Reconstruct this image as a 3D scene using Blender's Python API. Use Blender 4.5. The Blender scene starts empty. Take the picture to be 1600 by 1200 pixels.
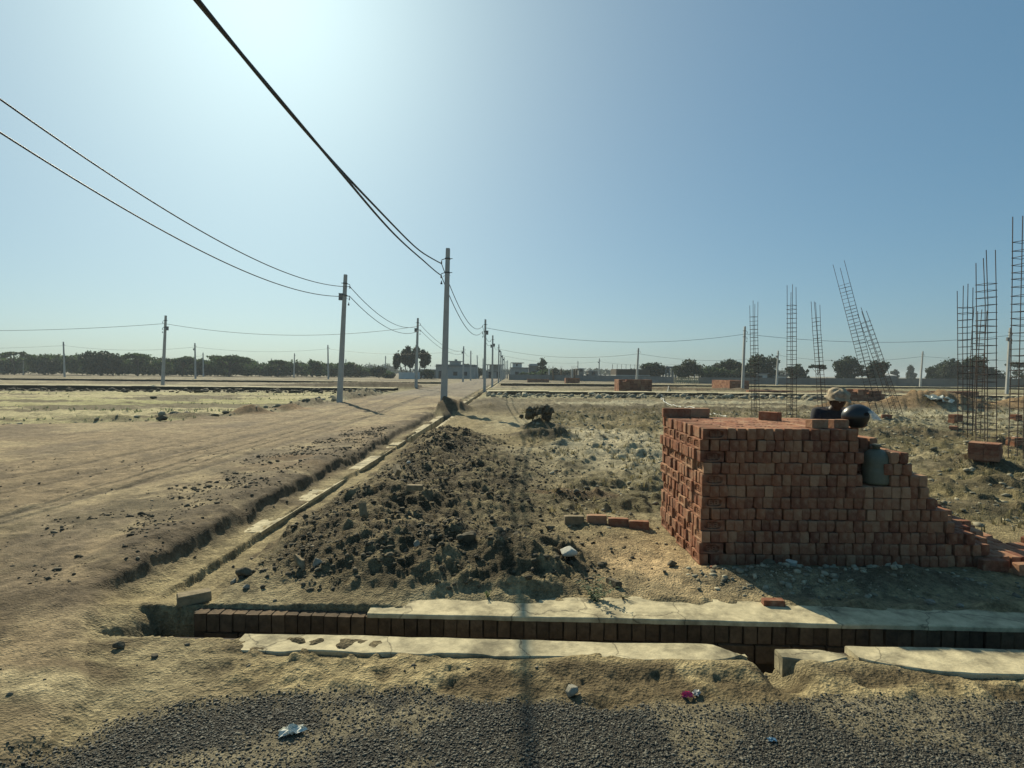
import bpy, bmesh, math, random
import numpy as np
from mathutils import Vector, Matrix, Euler

SC = bpy.context.scene
COL = SC.collection
R = math.radians
rnd = random.Random(7)
nr = np.random.default_rng(11)

# ------------------------------------------------------------------ camera, sky, sun, exposure
CAM_Z, FPX = 1.62, 900.0
PITCH, ROLL = math.atan(17 / FPX), 0.0092
cam_d = bpy.data.cameras.new('camera')
cam_d.sensor_width = 36.0
cam_d.lens = FPX / 1600 * 36
cam_d.clip_start, cam_d.clip_end = 0.05, 6000
cam = bpy.data.objects.new('camera', cam_d)
COL.objects.link(cam)
CR = Matrix.Rotation(math.pi / 2 - PITCH, 3, 'X') @ Matrix.Rotation(ROLL, 3, 'Z')
cam.matrix_world = Matrix.Translation((0, 0, CAM_Z)) @ CR.to_4x4()
SC.camera = cam


def ray(u, v):
    return CR @ Vector(((u - 800) / FPX, -(v - 600) / FPX, -1))


def G(u, v, z=0.0):
    d = ray(u, v)
    t = (z - CAM_Z) / d.z
    return Vector((d.x * t, d.y * t, z))


def at(u, v, Y):
    d = ray(u, v)
    t = Y / d.y
    return Vector((d.x * t, Y, CAM_Z + d.z * t))


sd = ray(404, -88).normalized()
SUN_EL, SUN_AZ = math.asin(sd.z), math.atan2(sd.x, sd.y)
world = bpy.data.worlds.new('World')
SC.world = world
world.use_nodes = True
wn = world.node_tree.nodes
wl = world.node_tree.links
bg = wn['Background']
sky = wn.new('ShaderNodeTexSky')
sky.sky_type = 'NISHITA'
sky.sun_disc = False
sky.sun_elevation = SUN_EL
sky.sun_rotation = SUN_AZ
sky.altitude = 200
sky.air_density = 0.8
sky.dust_density = 2.0
sky.ozone_density = 5.0
hs = wn.new('ShaderNodeHueSaturation')
hs.inputs['Saturation'].default_value = 1.22
ga = wn.new('ShaderNodeGamma')
ga.inputs['Gamma'].default_value = 0.52
wb = wn.new('ShaderNodeVectorMath')
wb.operation = 'MULTIPLY'
wb.inputs[1].default_value = (0.79, 1.025, 1.02)
wl.new(sky.outputs[0], hs.inputs['Color'])
wl.new(hs.outputs[0], ga.inputs[0])
wl.new(ga.outputs[0], wb.inputs[0])
wl.new(wb.outputs[0], bg.inputs[0])
bg.inputs[1].default_value = 0.15
sun_d = bpy.data.lights.new('sun', 'SUN')
sun_d.energy = 5.0
sun_d.angle = R(0.5)
sun_d.color = (1.0, 0.91, 0.68)
sun = bpy.data.objects.new('sun', sun_d)
COL.objects.link(sun)
sun.rotation_euler = sd.to_track_quat('Z', 'Y').to_euler()
sun.location = (-20, 30, 40)
SC.view_settings.view_transform = 'Standard'
SC.view_settings.look = 'None'
SC.view_settings.exposure = 0.45
SC.view_settings.gamma = 1.0
SC.cycles.volume_bounces = 0
SC.cycles.max_bounces = 6


# ------------------------------------------------------------------ helpers
def tag(o, label=None, cat=None, group=None, kind=None):
    if label:
        o['label'] = label
    if cat:
        o['category'] = cat
    if group:
        o['group'] = group
    if kind:
        o['kind'] = kind
    return o


def empty(name, loc, label, cat, group=None, rz=0.0):
    o = bpy.data.objects.new(name, None)
    o.empty_display_size = 0.2
    COL.objects.link(o)
    o.location = loc
    o.rotation_euler = (0, 0, rz)
    return tag(o, label, cat, group)


class MB:
    """collects shapes into one mesh"""

    def __init__(self):
        self.v, self.f = [], []

    def add(self, vs, fs):
        n = len(self.v)
        self.v += [tuple(p) for p in vs]
        self.f += [tuple(i + n for i in q) for q in fs]
        return self

    def box(self, x0, x1, y0, y1, z0, z1, M=None):
        vs = [Vector(p) for p in ((x0, y0, z0), (x1, y0, z0), (x1, y1, z0), (x0, y1, z0), (x0, y0, z1), (x1, y0, z1), (x1, y1, z1), (x0, y1, z1))]
        if M is not None:
            vs = [M @ p for p in vs]
        return self.add(vs, [(3, 2, 1, 0), (4, 5, 6, 7), (0, 1, 5, 4), (1, 2, 6, 5), (2, 3, 7, 6), (3, 0, 4, 7)])

    def tube(self, pts, rad, n=6, cap=True):
        pts = [Vector(p) for p in pts]
        rads = rad if isinstance(rad, (list, tuple)) else [rad] * len(pts)
        vs, fs = [], []
        up = Vector((0.31, 0.17, 0.93))
        for i, p in enumerate(pts):
            t = (pts[min(i + 1, len(pts) - 1)] - pts[max(i - 1, 0)]).normalized()
            a = t.cross(up)
            if a.length < 0.05:
                a = t.cross(Vector((1, 0, 0)))
            a.normalize()
            b = t.cross(a)
            for k in range(n):
                w = 2 * math.pi * k / n
                vs.append(p + (a * math.cos(w) + b * math.sin(w)) * rads[i])
        for i in range(len(pts) - 1):
            for k in range(n):
                k2 = (k + 1) % n
                fs.append((i * n + k, i * n + k2, (i + 1) * n + k2, (i + 1) * n + k))
        if cap:
            fs.append(tuple(range(n)))
            fs.append(tuple((len(pts) - 1) * n + k for k in reversed(range(n))))
        return self.add(vs, fs)

    def lathe(self, prof, n=20, c=(0, 0, 0)):
        vs, fs = [], []
        for r_, z in prof:
            for k in range(n):
                w = 2 * math.pi * k / n
                vs.append((c[0] + r_ * math.cos(w), c[1] + r_ * math.sin(w), c[2] + z))
        for i in range(len(prof) - 1):
            for k in range(n):
                k2 = (k + 1) % n
                fs.append((i * n + k, i * n + k2, (i + 1) * n + k2, (i + 1) * n + k))
        fs.append(tuple(reversed(range(n))))
        fs.append(tuple((len(prof) - 1) * n + k for k in range(n)))
        return self.add(vs, fs)

    def mesh(self, name, mat, smooth=False):
        me = bpy.data.meshes.new(name)
        me.from_pydata(self.v, [], self.f)
        me.materials.append(mat)
        if smooth:
            me.polygons.foreach_set('use_smooth', [True] * len(me.polygons))
        me.update()
        return me

    def build(self, name, mat, parent=None, smooth=False, loc=None):
        return link(name, self.mesh(name, mat, smooth), parent, loc)


def link(name, me, parent=None, loc=None, rot=None):
    o = bpy.data.objects.new(name, me)
    COL.objects.link(o)
    if parent:
        o.parent = parent
    if loc is not None:
        o.location = loc
    if rot is not None:
        o.rotation_euler = rot
    return o


def array_mesh(name, V, Fc, mat, smooth=False):
    """fast mesh from numpy arrays, all faces with the same corner count"""
    me = bpy.data.meshes.new(name)
    V = np.asarray(V, dtype=np.float32)
    Fc = np.asarray(Fc, dtype=np.int32)
    m, k = Fc.shape
    me.vertices.add(len(V))
    me.vertices.foreach_set('co', V.ravel())
    me.loops.add(m * k)
    me.loops.foreach_set('vertex_index', Fc.ravel())
    me.polygons.add(m)
    me.polygons.foreach_set('loop_start', np.arange(m, dtype=np.int32) * k)
    if mat:
        me.materials.append(mat)
    me.update(calc_edges=True)
    if smooth:
        me.polygons.foreach_set('use_smooth', np.ones(m, dtype=bool))
    return me


def copy_tree(o, parent=None):
    c = o.copy()
    COL.objects.link(c)
    if parent:
        c.parent = parent
    for ch in list(o.children):
        copy_tree(ch, c)
    return c


# ---- numpy noise
def vnoise(x, y, seed=0):
    ix, iy = np.floor(x), np.floor(y)
    fx, fy = x - ix, y - iy
    ix, iy = ix.astype(np.int64), iy.astype(np.int64)

    def h(a, b):
        k = (a * 374761393 + b * 668265263 + seed * 974634541) & 0xffffffff
        k = ((k ^ (k >> 13)) * 1274126177) & 0xffffffff
        k = ((k ^ (k >> 15)) * 2246822519) & 0xffffffff
        return ((k ^ (k >> 16)) & 0xffffffff) / 4294967295.0
    ux = fx * fx * fx * (fx * (fx * 6 - 15) + 10)
    uy = fy * fy * fy * (fy * (fy * 6 - 15) + 10)
    a, b, c, d = h(ix, iy), h(ix + 1, iy), h(ix, iy + 1), h(ix + 1, iy + 1)
    return (a + (b - a) * ux) * (1 - uy) + (c + (d - c) * ux) * uy


def fbm(x, y, s, seed=0, oc=4):
    """0..1, feature size s metres"""
    t, amp, tot = 0, 1.0, 0
    for i in range(oc):
        k = 2.03 ** i / s
        ca, sa = math.cos(i * 0.7), math.sin(i * 0.7)
        t = t + amp * vnoise((x * ca - y * sa) * k + 17.3 * i, (x * sa + y * ca) * k - 9.1 * i, seed + i)
        tot += amp
        amp *= 0.52
    return t / tot


def ss(a, b, x):
    t = np.clip((x - a) / (b - a), 0, 1)
    return t * t * (3 - 2 * t)


def band(a, b, w, x):
    return ss(a - w, a + w, x) * (1 - ss(b - w, b + w, x))


# ------------------------------------------------------------------ materials
def nodes_of(name):
    m = bpy.data.materials.new(name)
    m.use_nodes = True
    nt = m.node_tree
    return m, nt, nt.nodes['Principled BSDF']


def simple(name, c, rough=0.8, var=0.25, scale=8.0, bump=0.0, metal=0.0, spec=0.3, isl=0.0, obj=0.0):
    """procedural material: noise varied colour, optional per island / per object variation and bump"""
    m, nt, p = nodes_of(name)
    N, L = nt.nodes, nt.links
    tc = N.new('ShaderNodeTexCoord')
    nz = N.new('ShaderNodeTexNoise')
    nz.inputs['Scale'].default_value = scale
    nz.inputs['Detail'].default_value = 6
    nz.inputs['Roughness'].default_value = 0.65
    L.new(tc.outputs['Object'], nz.inputs['Vector'])
    mr = N.new('ShaderNodeMapRange')
    mr.inputs[1].default_value, mr.inputs[2].default_value = 0.3, 0.7
    mr.inputs[3].default_value, mr.inputs[4].default_value = 1 - var, 1 + var
    L.new(nz.outputs['Fac'], mr.inputs[0])
    val = mr.outputs[0]
    for kind, amt in (('isl', isl), ('obj', obj)):
        if amt:
            if kind == 'isl':
                g = N.new('ShaderNodeNewGeometry')
                so = g.outputs['Random Per Island']
            else:
                g = N.new('ShaderNodeObjectInfo')
                so = g.outputs['Random']
            r2 = N.new('ShaderNodeMapRange')
            r2.inputs[3].default_value, r2.inputs[4].default_value = 1 - amt, 1 + amt
            L.new(so, r2.inputs[0])
            mu = N.new('ShaderNodeMath')
            mu.operation = 'MULTIPLY'
            L.new(val, mu.inputs[0])
            L.new(r2.outputs[0], mu.inputs[1])
            val = mu.outputs[0]
    mx = N.new('ShaderNodeVectorMath')
    mx.operation = 'SCALE'
    mx.inputs[0].default_value = [q * .76 for q in c]
    L.new(val, mx.inputs['Scale'])
    L.new(mx.outputs[0], p.inputs['Base Color'])
    p.inputs['Roughness'].default_value = rough
    p.inputs['Metallic'].default_value = metal
    p.inputs['Specular IOR Level'].default_value = spec
    if bump:
        b = N.new('ShaderNodeBump')
        b.inputs['Strength'].default_value = bump
        b.inputs['Distance'].default_value = 0.02
        L.new(nz.outputs['Fac'], b.inputs['Height'])
        L.new(b.outputs[0], p.inputs['Normal'])
    return m


def ground_material(name, grain, bumpd, fine):
    m, nt, p = nodes_of(name)
    N, L = nt.nodes, nt.links
    at_ = N.new('ShaderNodeAttribute')
    at_.attribute_name = 'albedo'
    tc = N.new('ShaderNodeTexCoord')
    nz = N.new('ShaderNodeTexNoise')
    nz.inputs['Scale'].default_value = grain
    nz.inputs['Detail'].default_value = 8
    nz.inputs['Roughness'].default_value = 0.72
    L.new(tc.outputs['Object'], nz.inputs['Vector'])
    vo = N.new('ShaderNodeTexVoronoi')
    vo.inputs['Scale'].default_value = fine
    L.new(tc.outputs['Object'], vo.inputs['Vector'])
    mr = N.new('ShaderNodeMapRange')
    mr.inputs[1].default_value, mr.inputs[2].default_value = 0.28, 0.72
    mr.inputs[3].default_value, mr.inputs[4].default_value = 0.45, 1.55
    L.new(nz.outputs['Fac'], mr.inputs[0])
    mx = N.new('ShaderNodeVectorMath')
    mx.operation = 'SCALE'
    n2 = N.new('ShaderNodeTexNoise')
    n2.inputs['Scale'].default_value = grain * .23
    n2.inputs['Detail'].default_value = 10
    n2.inputs['Roughness'].default_value = 0.75
    L.new(tc.outputs['Object'], n2.inputs['Vector'])
    m2 = N.new('ShaderNodeMapRange')
    m2.inputs[1].default_value, m2.inputs[2].default_value = 0.36, 0.60
    m2.inputs[3].default_value, m2.inputs[4].default_value = 0.58, 1.22
    L.new(n2.outputs['Fac'], m2.inputs[0])
    mm = N.new('ShaderNodeMath')
    mm.operation = 'MULTIPLY'
    L.new(mr.outputs[0], mm.inputs[0])
    L.new(m2.outputs[0], mm.inputs[1])
    L.new(at_.outputs['Color'], mx.inputs[0])
    L.new(mm.outputs[0], mx.inputs['Scale'])
    L.new(mx.outputs[0], p.inputs['Base Color'])
    p.inputs['Roughness'].default_value = 0.95
    p.inputs['Specular IOR Level'].default_value = 0.15
    ad = N.new('ShaderNodeMath')
    ad.operation = 'MULTIPLY_ADD'
    ad.inputs[1].default_value = 0.5
    L.new(vo.outputs['Distance'], ad.inputs[0])
    L.new(nz.outputs['Fac'], ad.inputs[2])
    b = N.new('ShaderNodeBump')
    b.inputs['Strength'].default_value = 1.0
    b.inputs['Distance'].default_value = bumpd
    L.new(ad.outputs[0], b.inputs['Height'])
    L.new(b.outputs[0], p.inputs['Normal'])
    return m


def brick_material(name, per):
    m, nt, p = nodes_of(name)
    N, L = nt.nodes, nt.links
    if per == 'obj':
        so = N.new('ShaderNodeObjectInfo').outputs['Random']
    else:
        so = N.new('ShaderNodeNewGeometry').outputs['Random Per Island']
    cr = N.new('ShaderNodeValToRGB')
    e = cr.color_ramp.elements
    e[0].color = (0.160, 0.060, 0.036, 1)
    e[1].color = (0.385, 0.215, 0.125, 1)
    for pos, c in ((0.3, (0.225, 0.090, 0.050, 1)), (0.62, (0.270, 0.115, 0.062, 1)), (0.9, (0.300, 0.150, 0.086, 1))):
        k = e.new(pos)
        k.color = c
    L.new(so, cr.inputs[0])
    tc = N.new('ShaderNodeTexCoord')
    nz = N.new('ShaderNodeTexNoise')
    nz.inputs['Scale'].default_value = 22
    nz.inputs['Detail'].default_value = 8
    nz.inputs['Roughness'].default_value = 0.7
    L.new(tc.outputs['Object'], nz.inputs['Vector'])
    mr = N.new('ShaderNodeMapRange')
    mr.inputs[1].default_value, mr.inputs[2].default_value = 0.3, 0.7
    mr.inputs[3].default_value, mr.inputs[4].default_value = 0.68, 1.3
    L.new(nz.outputs['Fac'], mr.inputs[0])
    mx = N.new('ShaderNodeVectorMath')
    mx.operation = 'SCALE'
    L.new(cr.outputs[0], mx.inputs[0])
    L.new(mr.outputs[0], mx.inputs['Scale'])
    d2 = N.new('ShaderNodeTexNoise')
    d2.inputs['Scale'].default_value = 9
    d2.inputs['Detail'].default_value = 9
    d2.inputs['Roughness'].default_value = .75
    L.new(tc.outputs['Object'], d2.inputs['Vector'])
    md_ = N.new('ShaderNodeMapRange')
    md_.inputs[1].default_value, md_.inputs[2].default_value = .46, .66
    md_.inputs[4].default_value = .62
    L.new(d2.outputs['Fac'], md_.inputs[0])
    dm = N.new('ShaderNodeMixRGB')
    dm.inputs[2].default_value = (.30, .215, .140, 1)
    L.new(md_.outputs[0], dm.inputs[0])
    L.new(mx.outputs[0], dm.inputs[1])
    L.new(dm.outputs[0], p.inputs['Base Color'])
    p.inputs['Roughness'].default_value = 0.92
    p.inputs['Specular IOR Level'].default_value = 0.15
    b = N.new('ShaderNodeBump')
    b.inputs['Strength'].default_value = 0.5
    b.inputs['Distance'].default_value = 0.004
    L.new(nz.outputs['Fac'], b.inputs['Height'])
    L.new(b.outputs[0], p.inputs['Normal'])
    return m


def leaf_material(name, c, trans=0.35, var=0.5):
    m, nt, p = nodes_of(name)
    N, L = nt.nodes, nt.links
    g = N.new('ShaderNodeNewGeometry')
    mr = N.new('ShaderNodeMapRange')
    mr.inputs[3].default_value, mr.inputs[4].default_value = 1 - var, 1 + var
    L.new(g.outputs['Random Per Island'], mr.inputs[0])
    mx = N.new('ShaderNodeVectorMath')
    mx.operation = 'SCALE'
    mx.inputs[0].default_value = c
    L.new(mr.outputs[0], mx.inputs['Scale'])
    L.new(mx.outputs[0], p.inputs['Base Color'])
    p.inputs['Roughness'].default_value = 0.7
    p.inputs['Specular IOR Level'].default_value = 0.2
    tr = N.new('ShaderNodeBsdfTranslucent')
    L.new(mx.outputs[0], tr.inputs['Color'])
    ms = N.new('ShaderNodeMixShader')
    ms.inputs[0].default_value = trans
    L.new(p.outputs[0], ms.inputs[1])
    L.new(tr.outputs[0], ms.inputs[2])
    L.new(ms.outputs[0], N['Material Output'].inputs['Surface'])
    return m


M = {}
M['ground'] = ground_material('earth', 26, 0.030, 60)
M['road'] = ground_material('packed dirt', 20, 0.016, 70)
M['gravel'] = ground_material('chippings', 60, 0.012, 95)
M['brick'] = brick_material('fired clay', 'obj')
M['brick_mass'] = brick_material('fired clay heap', 'isl')
M['old_brick'] = simple('dusty brick', (0.13, 0.086, 0.048), 0.95, 0.4, 18, 0.6, isl=0.3)
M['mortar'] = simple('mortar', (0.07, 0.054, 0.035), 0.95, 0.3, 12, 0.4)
M['concrete'] = simple('dusty concrete', (0.54, 0.465, 0.29), 0.95, 0.34, 9, 0.6)
def crack(m):
    nt = m.node_tree
    N, L = nt.nodes, nt.links
    p = N['Principled BSDF']
    tc = N.new('ShaderNodeTexCoord')
    nz = N.new('ShaderNodeTexNoise')
    nz.inputs['Scale'].default_value = 6
    nz.inputs['Detail'].default_value = 6
    L.new(tc.outputs['Object'], nz.inputs['Vector'])
    ad = N.new('ShaderNodeMixRGB')
    ad.inputs[0].default_value = .16
    L.new(tc.outputs['Object'], ad.inputs[1])
    L.new(nz.outputs['Color'], ad.inputs[2])
    vo = N.new('ShaderNodeTexVoronoi')
    vo.feature = 'DISTANCE_TO_EDGE'
    vo.inputs['Scale'].default_value = 1.9
    L.new(ad.outputs[0], vo.inputs['Vector'])
    mr = N.new('ShaderNodeMapRange')
    mr.inputs[1].default_value, mr.inputs[2].default_value = .002, .012
    mr.inputs[3].default_value, mr.inputs[4].default_value = .45, 1.0
    L.new(vo.outputs['Distance'], mr.inputs[0])
    n2 = N.new('ShaderNodeTexNoise')
    n2.inputs['Scale'].default_value = 2.6
    n2.inputs['Detail'].default_value = 9
    n2.inputs['Roughness'].default_value = .7
    L.new(tc.outputs['Object'], n2.inputs['Vector'])
    m2 = N.new('ShaderNodeMapRange')
    m2.inputs[1].default_value, m2.inputs[2].default_value = .36, .52
    m2.inputs[3].default_value, m2.inputs[4].default_value = .45, 1.08
    L.new(n2.outputs['Fac'], m2.inputs[0])
    mu = N.new('ShaderNodeMath')
    mu.operation = 'MULTIPLY'
    L.new(mr.outputs[0], mu.inputs[0])
    L.new(m2.outputs[0], mu.inputs[1])
    src = p.inputs['Base Color'].links[0].from_socket
    sc = N.new('ShaderNodeVectorMath')
    sc.operation = 'SCALE'
    L.new(src, sc.inputs[0])
    L.new(mu.outputs[0], sc.inputs['Scale'])
    L.new(sc.outputs[0], p.inputs['Base Color'])


crack(M['concrete'])
M['pole'] = simple('cast concrete', (0.52, 0.52, 0.48), 0.9, 0.12, 3, 0.15)
M['steel'] = simple('rusty bar', (0.075, 0.055, 0.045), 0.8, 0.4, 30, 0.0, 0.2)
M['iron'] = simple('bracket iron', (0.09, 0.09, 0.09), 0.6, 0.2, 10, 0, 0.5)
M['insulator'] = simple('insulator glaze', (0.16, 0.12, 0.10), 0.3, 0.1, 10)
M['boxgrey'] = simple('junction box paint', (0.20, 0.21, 0.21), 0.6, 0.1, 10)
M['cable'] = simple('cable sheath', (0.055, 0.060, 0.065), 0.6, 0.1, 10)
M['stone'] = simple('stone', (0.30, 0.28, 0.22), 0.92, 0.3, 18, 0.6)
M['darkstone'] = simple('clod', (0.112, 0.094, 0.060), 0.95, 0.35, 18, 0.6, isl=0.3)
M['chip'] = simple('stone chip', (0.105, 0.099, 0.076), 0.75, 0.3, 60, 0.2, isl=0.8)
M['pale'] = simple('pale stone', (0.58, 0.56, 0.47), 0.9, 0.2, 18, 0.5)
M['pebble'] = simple('pebble', (0.17, 0.145, 0.10), 0.92, 0.3, 30, 0.3, isl=0.6)
M['crumb'] = simple('dry crumb', (0.33, 0.30, 0.21), 0.95, 0.3, 30, 0.3, isl=0.5)
M['plaster'] = simple('weathered plaster', (0.40, 0.42, 0.41), 0.9, 0.18, 0.6)
M['plaster_dim'] = simple('bare render', (0.21, 0.22, 0.21), 0.9, 0.2, 0.5)
M['panel'] = simple('precast panel', (0.20, 0.20, 0.175), 0.95, 0.25, 0.35)
M['white'] = simple('white paint', (0.66, 0.67, 0.63), 0.8, 0.1, 1.0)
M['darkhole'] = simple('dark interior', (0.02, 0.022, 0.022), 0.9, 0.2, 2)
M['leaf_scrub'] = leaf_material('scrub leaf', (0.046, 0.076, 0.028), 0.4)
M['leaf_dark'] = leaf_material('dark leaf', (0.030, 0.046, 0.019), 0.3)
M['leaf_euc'] = leaf_material('grey leaf', (0.052, 0.066, 0.042), 0.3)
M['leaf_weed'] = leaf_material('weed leaf', (0.19, 0.165, 0.085), 0.35, 0.55)
M['leaf_green'] = leaf_material('fresh leaf', (0.16, 0.19, 0.11), 0.35, 0.4)
M['bark'] = simple('bark', (0.07, 0.055, 0.04), 0.95, 0.3, 4)

# ------------------------------------------------------------------ terrain
FY0, FY1, FSL = 3.445, 3.785, -0.031      # channel of the front drain: near edge, far edge, slope in x
PX0, PX1, PY0, PY1 = 1.62, 4.45, 4.88, 6.22   # footprint of the big brick stack


def gauss(x, y, cx, cy, rx, ry, p=2.0):
    return np.exp(-(np.abs((x - cx) / rx) ** p + np.abs((y - cy) / ry) ** p))


def terrain(x, y):
    """height, colour, road mask, gravel mask"""
    x = np.asarray(x, dtype=float)
    y = np.asarray(y, dtype=float)
    r = np.hypot(x, y)
    far = ss(25, 60, r)
    nA = fbm(x, y, 2.2, 1)
    nB = fbm(x, y, 0.55, 5)
    nC = fbm(x, y, 0.16, 9)
    nD = fbm(x, y, 0.06, 13, 3)
    nF = fbm(x / 6, y, 3.5, 21)            # streaks along x for the distant fields
    nG = fbm(x / 5, y, 9.0, 27)
    # ---- masks
    Lx = np.interp(y, [-50, 15.3, 15.9, 17.3, 21.7, 31, 400], [-400, -400, -14.5, -10.9, -9.0, -9.0, -9.2]) + (nB - .5) * .6
    Rx = np.interp(y, [-50, 2.3, 3.1, 3.9, 8, 14, 26, 400], [-1.7, -1.9, -2.35, -2.8, -3.0, -2.95, -3.0, -3.0]) + (nB - .5) * .35
    road = ss(0, .5, x - Lx) * (1 - ss(-.10, .16, x - Rx)) * (1 - ss(250, 300, y))
    gy = 2.83 + (nB - .5) * .25 + .10 * np.clip(x - 2.2, 0, 3)
    gl = -1.35 - (2.85 - y) * 1.15 + (nB - .5) * .7
    gravel = (1 - ss(-.06, .05, y - gy)) * ss(-.15, .25, x - gl)
    road = road * (1 - gravel)
    dYf = y - (FY1 + FSL * x)
    dYn = y - (FY0 + FSL * x)
    # ---- heights
    z = (nA - .5) * .06 + far * (nG - .5) * .35
    rough = np.clip(1 - road - gravel, 0, 1)
    field = ss(.2, 1.2, x) * ss(5.6, 7.0, y)
    z = z + rough * ((nB - .5) * .07 * (.35 + .65 * ss(3.6, 5, y)) + (nC - .5) * .035 + (nD - .5) * .014)
    cl = np.clip((fbm(x, y, .30, 33, 3) - .52) * 4, 0, 1)
    z = z + rough * field * (1 - far) * cl * .09
    z = z + rough * ss(6, 14, y) * (1 - ss(60, 90, r)) * np.clip(fbm(x, y, .7, 35, 3) - .5, 0, 1) * .24
    # furrows beyond the stack
    for yy, w, h, xa, xb in ((11.2, .22, .14, .4, 6), (12.6, .28, .18, .6, 9), (14.2, .3, .13, -.2, 9), (9.6, .2, .07, .9, 5), (17, .4, .12, 1, 14), (20.5, .5, .16, 0, 18), (27, .6, .14, -1, 22), (33, .8, .2, -1, 26)):
        z = z + .62 * h * np.exp(-((y - yy - (nA - .5) * 1.2) / w) ** 2) * band(xa, xb, .6, x) * (.4 + 1.2 * nB)
    # dark spoil heap between the side drain and the stack
    hp = .24 * gauss(x, y, -.85, 4.85, 1.0, .52, 2.4) + .16 * gauss(x, y, -1.35, 6.2, .75, 1.3)
    t = np.clip((y - 5) / 8.5, 0, 1)
    hp = hp + (.16 + .26 * ss(.5, .9, t)) * np.exp(-((x + 1.62 - .28 * t) / (.50 + .25 * t)) ** 2) * band(5.3, 14.0, 1.0, y)
    hp = hp + .15 * gauss(x, y, -.4, 8.2, .9, 3.0)
    hp = hp + .14 * gauss(x, y, .15, 4.75, .42, .55)
    hp = hp * (.72 + .75 * (nB - .25))
    spoil = np.clip(hp * 9, 0, 1) * ss(4.0, 4.25, y + (nB - .5) * .3)
    z = z + hp + spoil * ((nC - .5) * .075 + (nD - .5) * .055)
    # other mounds: cx, cy, rx, ry, h, darkness
    md = np.zeros_like(x)
    bm = np.zeros_like(x)
    for cx, cy, rx, ry, h, dk, br in (
            (-3.15, 23.6, .95, .75, .50, .9, .3), (-2.35, 23.2, .65, .6, .42, .9, .3), (-3.9, 10.2, .36, .30, .19, .8, .6),
            (-3.6, 9.2, .8, .4, .05, .4, .3), (-9.4, 21.0, .7, .55, .32, .7, .9), (-8.9, 23.5, .7, .6, .34, .7, .9), (-10.3, 18.6, 1.2, .5, .25, .6, .2),
            (-12.6, 17.6, 1.6, .5, .22, .5, 0), (-8.9, 26.5, 1.2, 1.3, .35, .5, 0), (-9.4, 33.5, .8, 2.5, .5, .4, 0), (-9.5, 37.5, .8, 2, .4, .4, 0),
            (18.6, 26.5, 1.6, 1.3, .82, .2, 1.), (20.3, 26.0, 1.3, 1.1, .55, .4, 1.), (23.6, 26.5, 2.0, 1.6, .62, .4, 1.), (15.5, 27.0, 1.2, 1.0, .35, .3, 1.),
            (-16, 54, 9, 1.2, .55, 1., .1), (-9.8, 55, 3.2, 1.0, .45, 1., .1), (-29, 88, 2.6, 2.0, 1.0, .9, .1), (18, 55, 12, 1.0, .35, .9, .4), (32, 52, 6, 1.2, .5, .7, .6),
            (10.2, 15.0, 1.6, .8, .30, .7, 0), (12.0, 13.2, 1.2, .7, .20, .5, 0), (8.2, 10.2, 1.0, .6, .14, .5, 0), (6.9, 8.4, .8, .4, .12, .5, 0), (.7, 14.2, .8, .5, .25, .8, 0), (.95, 16.4, .7, .4, .25, .7, 0),
            (2.25, 4.55, .75, .20, .075, .25, 0), (3.1, 4.45, .45, .18, .10, .7, 0), (-1.0, 25, .8, 2.2, .3, .5, 0), (-1.2, 31, .8, 3, .25, .4, 0),
            (5.2, 5.4, .5, .3, .06, .5, .2), (5.7, 7.0, .6, .4, .10, .6, 0), (.85, 7.4, .5, .18, .10, .8, .4)):
        g = gauss(x, y, cx, cy, rx, ry)
        z = z + h * g * (.75 + .4 * nA + .25 * (nB - .5) * (1 - br) + .12 * (nC - .5))
        md = np.maximum(md, dk * ss(.12, .5, g))
        bm = np.maximum(bm, br * ss(.10, .45, g))
    # road sheet, wheel ruts, bank
    z = z * (1 - .82 * road) + road * (.075 + .02 * (nB - .5))
    rut = np.zeros_like(x)
    for xr, w in ((-6.75, .11), (-6.5, .05), (-5.35, .10), (-7.5, .07)):
        xc = xr + .5 * np.sin(y / 9) - np.clip(9 - y, 0, 9) * .12
        rut = np.maximum(rut, np.exp(-((x - xc) / w) ** 2) * (.45 + .8 * nB))
    z = z - road * rut * .035 + road * ((nC - .5) * .026 + (nD - .5) * .010 + (nB - .5) * .02)
    bank = np.exp(-((x - Rx + .35) / .35) ** 2) * band(3.9, 24, 1, y)
    z = z + bank * .06 * (nB * 1.6)
    # side drain along the road
    sl = band(-2.97, -2.12, .035, x + (nB - .5) * .13 + (nC - .5) * .07) * band(4.1, 300, .25, y)
    z = z - sl * (.085 + .05 * (nB - .5) + .03 * (nC - .5))
    ch = band(-2.62, -2.30, .02, x)
    z = z - ch * (.07 * band(4.4, 14.5, .4, y) + .42 * band(14.5, 22.0, .3, y) + .40 * band(25.5, 220, .3, y))
    # front drain trench and ledge bed
    inx = ss(-2.62, -2.15, x + (nC - .5) * .2)
    fz = band(-.05, .05, .02, dYn * 0 + 0) if False else None
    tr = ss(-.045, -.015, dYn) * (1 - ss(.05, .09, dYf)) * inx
    near = band(-.34, .0, .05, dYn) * ss(-1.9, -1.5, x)
    farl = band(.0, .36, .05, dYf) * ss(-.9, -.5, x)
    flat = np.clip(near + farl, 0, 1)
    z = z * (1 - flat) + flat * (-.012)
    cover = np.clip((fbm(x, y, .35, 41, 3) - .46) * 5, 0, 1)
    z = z + near * (1 - ss(-.25, -.06, dYn + (nB - .5) * .18 + .10 * (1 - ss(-.8, .6, x)))) * (.024 + cover * .02 + (nC - .5) * .024) * (1 - ss(2.1, 2.5, x))
    z = z + near * (1 - ss(-1.5, .3, x)) * ss(.44, .58, fbm(x, y, .28, 131)) * .045 * ss(-.02, -.06, dYn)
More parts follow.
